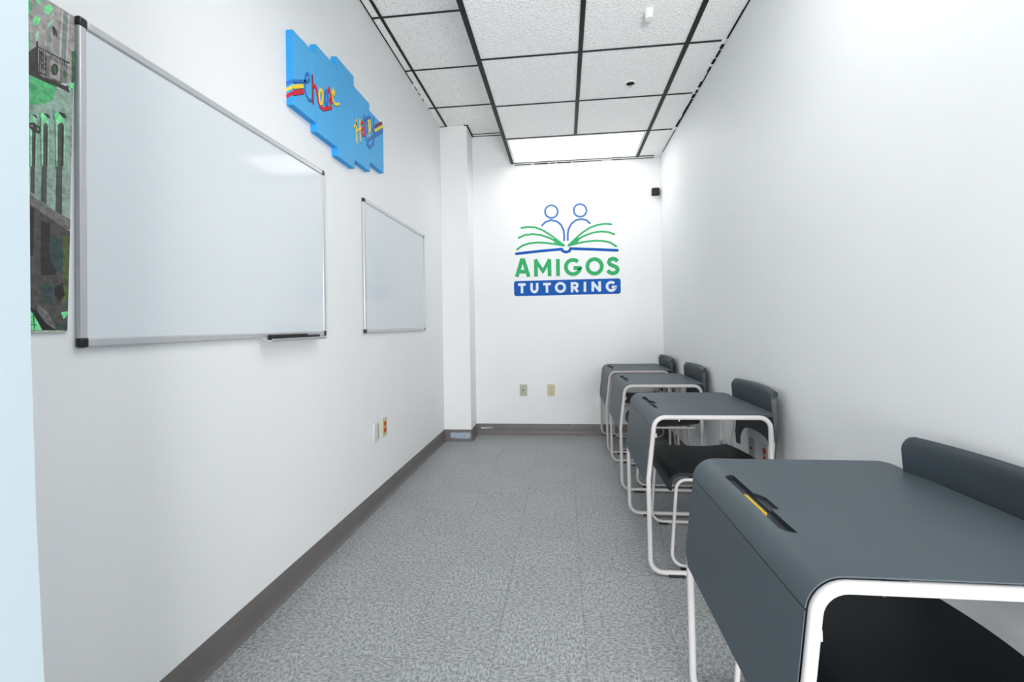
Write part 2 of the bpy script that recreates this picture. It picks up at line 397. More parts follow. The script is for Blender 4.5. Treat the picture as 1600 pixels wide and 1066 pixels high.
# white ceiling sensor: a stubby cylinder and a smaller one beside it
t = thing('ceiling_sensor', 'white two-part plastic cylinder fixed to a ceiling tile above the desks', 'sensor', (.466, 2.5, H1+.004))
bm = bmesh.new(); cyl(bm, (0, -.055, 0), (0, 0, -1), .024, .012, 24, .023); cyl(bm, (0, -.055, -.012), (0, 0, -1), .0225, .034, 24, .021); mk('housing', bm, M['lightframe'], t)
bm = bmesh.new(); cyl(bm, (0, .045, 0), (0, 0, -1), .019, .008, 24, .018); mk('base', bm, M['lightframe'], t)
bm = bmesh.new(); tube(bm, [(0, -.05, -.006), (0, .045, -.005)], .0145, seg=14); mk('barrel', bm, M['lightframe'], t)
SIGN_STROKES=[('blue', 0.0115, [(1.852, 2.153), (1.907, 2.182), (1.934, 2.196), (1.964, 2.21), (1.976, 2.227), (1.971, 2.247), (1.959, 2.246), (1.947, 2.228), (1.941, 2.205), (1.939, 2.184), (1.941, 2.162), (1.952, 2.141), (1.966, 2.131), (1.982, 2.133), (1.998, 2.145)]), ('yellow', 0.016, [(1.851, 2.128), (1.881, 2.144), (1.922, 2.167)]), ('red', 0.018, [(1.851, 2.102), (1.877, 2.117), (1.926, 2.145)]), ('darkred', 0.014, [(2.002, 2.256), (2.004, 2.2), (2.006, 2.135)]), ('red', 0.016, [(2.006, 2.211), (2.023, 2.221), (2.037, 2.215), (2.045, 2.189), (2.053, 2.164), (2.068, 2.146), (2.094, 2.145), (2.131, 2.165), (2.176, 2.19)]), ('yellow', 0.014, [(2.094, 2.204), (2.093, 2.193), (2.09, 2.182), (2.086, 2.172), (2.081, 2.165), (2.076, 2.161), (2.071, 2.16), (2.066, 2.163), (2.063, 2.169), (2.061, 2.177), (2.06, 2.188), (2.061, 2.199), (2.064, 2.209), (2.068, 2.219), (2.072, 2.226), (2.078, 2.23), (2.083, 2.231), (2.087, 2.229), (2.091, 2.223), (2.093, 2.214), (2.094, 2.204)]), ('blue', 0.014, [(2.142, 2.224), (2.141, 2.213), (2.139, 2.203), (2.136, 2.193), (2.131, 2.186), (2.127, 2.183), (2.122, 2.182), (2.118, 2.185), (2.115, 2.191), (2.113, 2.2), (2.113, 2.21), (2.114, 2.221), (2.116, 2.231), (2.119, 2.24), (2.124, 2.247), (2.128, 2.251), (2.133, 2.252), (2.137, 2.249), (2.14, 2.243), (2.142, 2.235), (2.142, 2.224)]), ('red', 0.014, [(2.144, 2.252), (2.154, 2.276), (2.163, 2.262), (2.175, 2.244), (2.179, 2.224), (2.169, 2.207), (2.16, 2.217), (2.168, 2.235)]), ('yellow', 0.013, [(2.185, 2.253), (2.202, 2.267), (2.207, 2.281), (2.198, 2.289), (2.188, 2.274), (2.187, 2.25), (2.196, 2.23), (2.213, 2.223), (2.233, 2.232), (2.254, 2.245)]), ('yellow', 0.012, [(2.429, 2.202), (2.451, 2.222), (2.463, 2.246), (2.462, 2.259), (2.455, 2.242), (2.456, 2.197), (2.46, 2.126)]), ('yellow', 0.012, [(2.465, 2.195), (2.487, 2.21), (2.518, 2.231)]), ('yellow', 0.012, [(2.504, 2.272), (2.503, 2.217), (2.507, 2.154)]), ('red', 0.014, [(2.515, 2.257), (2.535, 2.274), (2.553, 2.271), (2.557, 2.245), (2.558, 2.206)]), ('red', 0.014, [(2.558, 2.228), (2.557, 2.222), (2.554, 2.215), (2.551, 2.209), (2.546, 2.204), (2.541, 2.201), (2.536, 2.2), (2.532, 2.201), (2.528, 2.204), (2.526, 2.209), (2.525, 2.215), (2.526, 2.222), (2.529, 2.229), (2.533, 2.235), (2.537, 2.24), (2.542, 2.243), (2.547, 2.244), (2.552, 2.243), (2.555, 2.24), (2.557, 2.235), (2.558, 2.228)]), ('blue', 0.012, [(2.559, 2.324), (2.571, 2.287), (2.577, 2.247), (2.575, 2.188)]), ('blue', 0.012, [(2.575, 2.291), (2.595, 2.303), (2.602, 2.281), (2.599, 2.251), (2.583, 2.227)]), ('blue', 0.016, [(2.552, 2.297), (2.589, 2.32), (2.644, 2.352), (2.657, 2.339), (2.667, 2.299), (2.687, 2.279), (2.705, 2.274)]), ('yellow', 0.013, [(2.615, 2.315), (2.643, 2.33), (2.649, 2.307), (2.645, 2.282), (2.634, 2.26)]), ('yellow', 0.012, [(2.626, 2.316), (2.621, 2.28), (2.626, 2.225)]), ('blue', 0.012, [(2.694, 2.372), (2.694, 2.325), (2.695, 2.291), (2.705, 2.274)]), ('darkred', 0.014, [(2.715, 2.326), (2.767, 2.361), (2.823, 2.393)]), ('yellow', 0.016, [(2.714, 2.297), (2.773, 2.337), (2.832, 2.374)]), ('blue', 0.016, [(2.832, 2.347), (2.734, 2.283), (2.647, 2.228), (2.608, 2.198), (2.601, 2.173), (2.624, 2.165), (2.663, 2.188), (2.689, 2.218), (2.693, 2.24)])]
SIDE=[('blue', [(1.879, 2.175), (1.879, 2.16), (1.838, 2.126), (1.839, 2.143)]), ('yellow', [(1.879, 2.152), (1.878, 2.135), (1.836, 2.1), (1.833, 2.113)]), ('red', [(1.878, 2.122), (1.878, 2.108), (1.839, 2.074), (1.838, 2.087)])]
LOGO_STROKES=[('green', 0.0375, 0, [(-0.463, 1.579), (-0.41, 1.746), (-0.394, 1.745)]), ('green', 0.0375, 0, [(-0.408, 1.745), (-0.392, 1.745), (-0.342, 1.577)]), ('green', 0.0375, 0, [(-0.442, 1.629), (-0.359, 1.63)]), ('green', 0.0375, 0, [(-0.269, 1.577), (-0.268, 1.746)]), ('green', 0.0375, 0, [(-0.276, 1.748), (-0.2, 1.629), (-0.128, 1.745)]), ('green', 0.0375, 0, [(-0.133, 1.576), (-0.134, 1.746)]), ('green', 0.0375, 0, [(-0.05, 1.575), (-0.049, 1.746)]), ('green', 0.0375, 0, [(0.148, 1.712), (0.135, 1.722), (0.119, 1.729), (0.102, 1.732), (0.085, 1.731), (0.069, 1.726), (0.055, 1.717), (0.043, 1.705), (0.034, 1.69), (0.029, 1.674), (0.029, 1.657), (0.032, 1.64), (0.039, 1.625), (0.05, 1.611), (0.064, 1.601), (0.08, 1.594), (0.097, 1.591), (0.114, 1.592), (0.13, 1.598), (0.144, 1.607), (0.156, 1.619), (0.164, 1.633), (0.169, 1.65), (0.168, 1.651), (0.105, 1.651)]), ('green', 0.0375, 0, [(0.38, 1.659), (0.378, 1.646), (0.374, 1.632), (0.367, 1.62), (0.358, 1.61), (0.347, 1.601), (0.335, 1.595), (0.322, 1.591), (0.308, 1.59), (0.295, 1.592), (0.282, 1.597), (0.27, 1.604), (0.259, 1.613), (0.251, 1.624), (0.245, 1.636), (0.241, 1.65), (0.24, 1.664), (0.241, 1.677), (0.246, 1.691), (0.252, 1.703), (0.261, 1.713), (0.272, 1.722), (0.284, 1.728), (0.297, 1.732), (0.311, 1.733), (0.325, 1.731), (0.338, 1.726), (0.35, 1.719), (0.36, 1.71), (0.369, 1.699), (0.375, 1.687), (0.379, 1.673), (0.38, 1.659)]), ('green', 0.0375, 0, [(0.535, 1.705), (0.514, 1.725), (0.487, 1.732), (0.46, 1.722), (0.45, 1.697), (0.462, 1.674), (0.493, 1.661), (0.523, 1.647), (0.534, 1.622), (0.52, 1.597), (0.488, 1.587), (0.458, 1.595), (0.435, 1.617)]), ('white', 0.0255, 0, [(-0.451, 1.501), (-0.374, 1.5)]), ('white', 0.0255, 0, [(-0.412, 1.5), (-0.412, 1.414)]), ('white', 0.0255, 0, [(-0.315, 1.513), (-0.316, 1.452), (-0.308, 1.431), (-0.288, 1.422), (-0.268, 1.43), (-0.259, 1.452), (-0.259, 1.513)]), ('white', 0.0255, 0, [(-0.2, 1.499), (-0.122, 1.499)]), ('white', 0.0255, 0, [(-0.163, 1.498), (-0.162, 1.413)]), ('white', 0.0255, 0, [(0.014, 1.461), (0.013, 1.452), (0.01, 1.443), (0.005, 1.435), (-0.002, 1.429), (-0.01, 1.424), (-0.02, 1.421), (-0.029, 1.42), (-0.039, 1.422), (-0.048, 1.425), (-0.056, 1.43), (-0.062, 1.437), (-0.067, 1.445), (-0.07, 1.454), (-0.071, 1.463), (-0.07, 1.472), (-0.067, 1.481), (-0.061, 1.489), (-0.054, 1.495), (-0.046, 1.5), (-0.037, 1.503), (-0.028, 1.504), (-0.018, 1.502), (-0.009, 1.499), (-0.001, 1.494), (0.006, 1.487), (0.011, 1.479), (0.013, 1.47), (0.014, 1.461)]), ('white', 0.0255, 0, [(0.086, 1.41), (0.086, 1.511)]), ('white', 0.024224999999999997, 0, [(0.086, 1.499), (0.119, 1.5), (0.136, 1.491), (0.139, 1.477), (0.132, 1.463), (0.115, 1.457), (0.087, 1.456)]), ('white', 0.0255, 0, [(0.111, 1.457), (0.141, 1.413)]), ('white', 0.0255, 0, [(0.211, 1.413), (0.213, 1.511)]), ('white', 0.0255, 0, [(0.288, 1.414), (0.289, 1.51)]), ('white', 0.0255, 0, [(0.284, 1.507), (0.359, 1.415)]), ('white', 0.0255, 0, [(0.356, 1.414), (0.356, 1.513)]), ('white', 0.0255, 0, [(0.497, 1.489), (0.488, 1.495), (0.478, 1.499), (0.467, 1.501), (0.456, 1.499), (0.446, 1.494), (0.438, 1.488), (0.431, 1.479), (0.427, 1.468), (0.427, 1.457), (0.429, 1.447), (0.434, 1.437), (0.441, 1.429), (0.45, 1.422), (0.461, 1.419), (0.472, 1.418), (0.483, 1.421), (0.492, 1.426), (0.5, 1.433), (0.506, 1.442), (0.51, 1.453), (0.509, 1.453), (0.472, 1.452)]), ('paleblue', 0.0185, 1, [(-0.042, 2.219), (-0.043, 2.207), (-0.047, 2.195), (-0.053, 2.184), (-0.061, 2.175), (-0.071, 2.167), (-0.082, 2.162), (-0.093, 2.159), (-0.106, 2.158), (-0.118, 2.16), (-0.13, 2.164), (-0.141, 2.17), (-0.15, 2.179), (-0.158, 2.189), (-0.163, 2.2), (-0.167, 2.212), (-0.168, 2.224), (-0.166, 2.237), (-0.163, 2.249), (-0.156, 2.259), (-0.148, 2.269), (-0.139, 2.276), (-0.128, 2.281), (-0.116, 2.285), (-0.103, 2.285), (-0.091, 2.283), (-0.079, 2.279), (-0.069, 2.273), (-0.059, 2.265), (-0.052, 2.255), (-0.046, 2.243), (-0.043, 2.231), (-0.042, 2.219)]), ('paleblue', 0.0185, 1, [(0.242, 2.218), (0.24, 2.206), (0.237, 2.194), (0.231, 2.184), (0.223, 2.175), (0.213, 2.167), (0.202, 2.162), (0.191, 2.159), (0.178, 2.158), (0.166, 2.16), (0.155, 2.164), (0.144, 2.17), (0.135, 2.178), (0.127, 2.188), (0.122, 2.199), (0.118, 2.211), (0.117, 2.224), (0.119, 2.236), (0.122, 2.248), (0.128, 2.258), (0.136, 2.268), (0.146, 2.275), (0.157, 2.28), (0.169, 2.284), (0.181, 2.284), (0.193, 2.282), (0.205, 2.278), (0.215, 2.272), (0.224, 2.264), (0.232, 2.254), (0.237, 2.243), (0.241, 2.231), (0.242, 2.218)]), ('paleblue', 0.0185, 1, [(-0.2, 2.088), (-0.165, 2.12), (-0.111, 2.136), (-0.052, 2.122), (-0.011, 2.086), (0.013, 2.031), (0.018, 1.983), (0.017, 1.929)]), ('paleblue', 0.0185, 1, [(0.272, 2.09), (0.238, 2.123), (0.185, 2.135), (0.132, 2.124), (0.09, 2.09), (0.063, 2.041), (0.054, 1.994), (0.053, 1.932)]), ('green', 0.0185, 1, [(-0.407, 2.07), (-0.34, 2.078), (-0.268, 2.07), (-0.19, 2.037), (-0.102, 1.976), (-0.032, 1.919), (0.015, 1.876)]), ('green', 0.0185, 1, [(-0.438, 1.971), (-0.371, 1.998), (-0.293, 2.005), (-0.209, 1.99), (-0.126, 1.958), (-0.055, 1.92), (0.015, 1.876)]), ('green', 0.0185, 1, [(-0.455, 1.854), (-0.403, 1.891), (-0.331, 1.912), (-0.246, 1.918), (-0.151, 1.909), (-0.068, 1.894), (0.015, 1.876)]), ('green', 0.0185, 1, [(0.48, 2.071), (0.418, 2.078), (0.348, 2.071), (0.271, 2.045), (0.194, 1.998), (0.122, 1.937), (0.056, 1.874)]), ('green', 0.0185, 1, [(0.508, 1.971), (0.451, 1.995), (0.381, 2.004), (0.311, 1.998), (0.229, 1.973), (0.146, 1.933), (0.056, 1.874)]), ('green', 0.0185, 1, [(0.524, 1.852), (0.472, 1.889), (0.403, 1.909), (0.321, 1.915), (0.228, 1.909), (0.145, 1.895), (0.056, 1.874)]), ('blue', 0.027, 1, [(-0.463, 1.812), (-0.236, 1.83), (-0.009, 1.843), (0.002, 1.823), (0.034, 1.811), (0.066, 1.82), (0.078, 1.845), (0.32, 1.829), (0.534, 1.812)])]
LOGO_FILLS=[[(-0.084, 1.969), (0.021, 1.888), (0.024, 1.872), (0.003, 1.869), (-0.038, 1.89), (-0.085, 1.915)], [(0.146, 1.96), (0.051, 1.886), (0.048, 1.871), (0.068, 1.867), (0.133, 1.889), (0.172, 1.93)]]
LOGO_BAR=[(-0.491, 1.537), (0.559, 1.536), (0.556, 1.385), (-0.493, 1.388)]
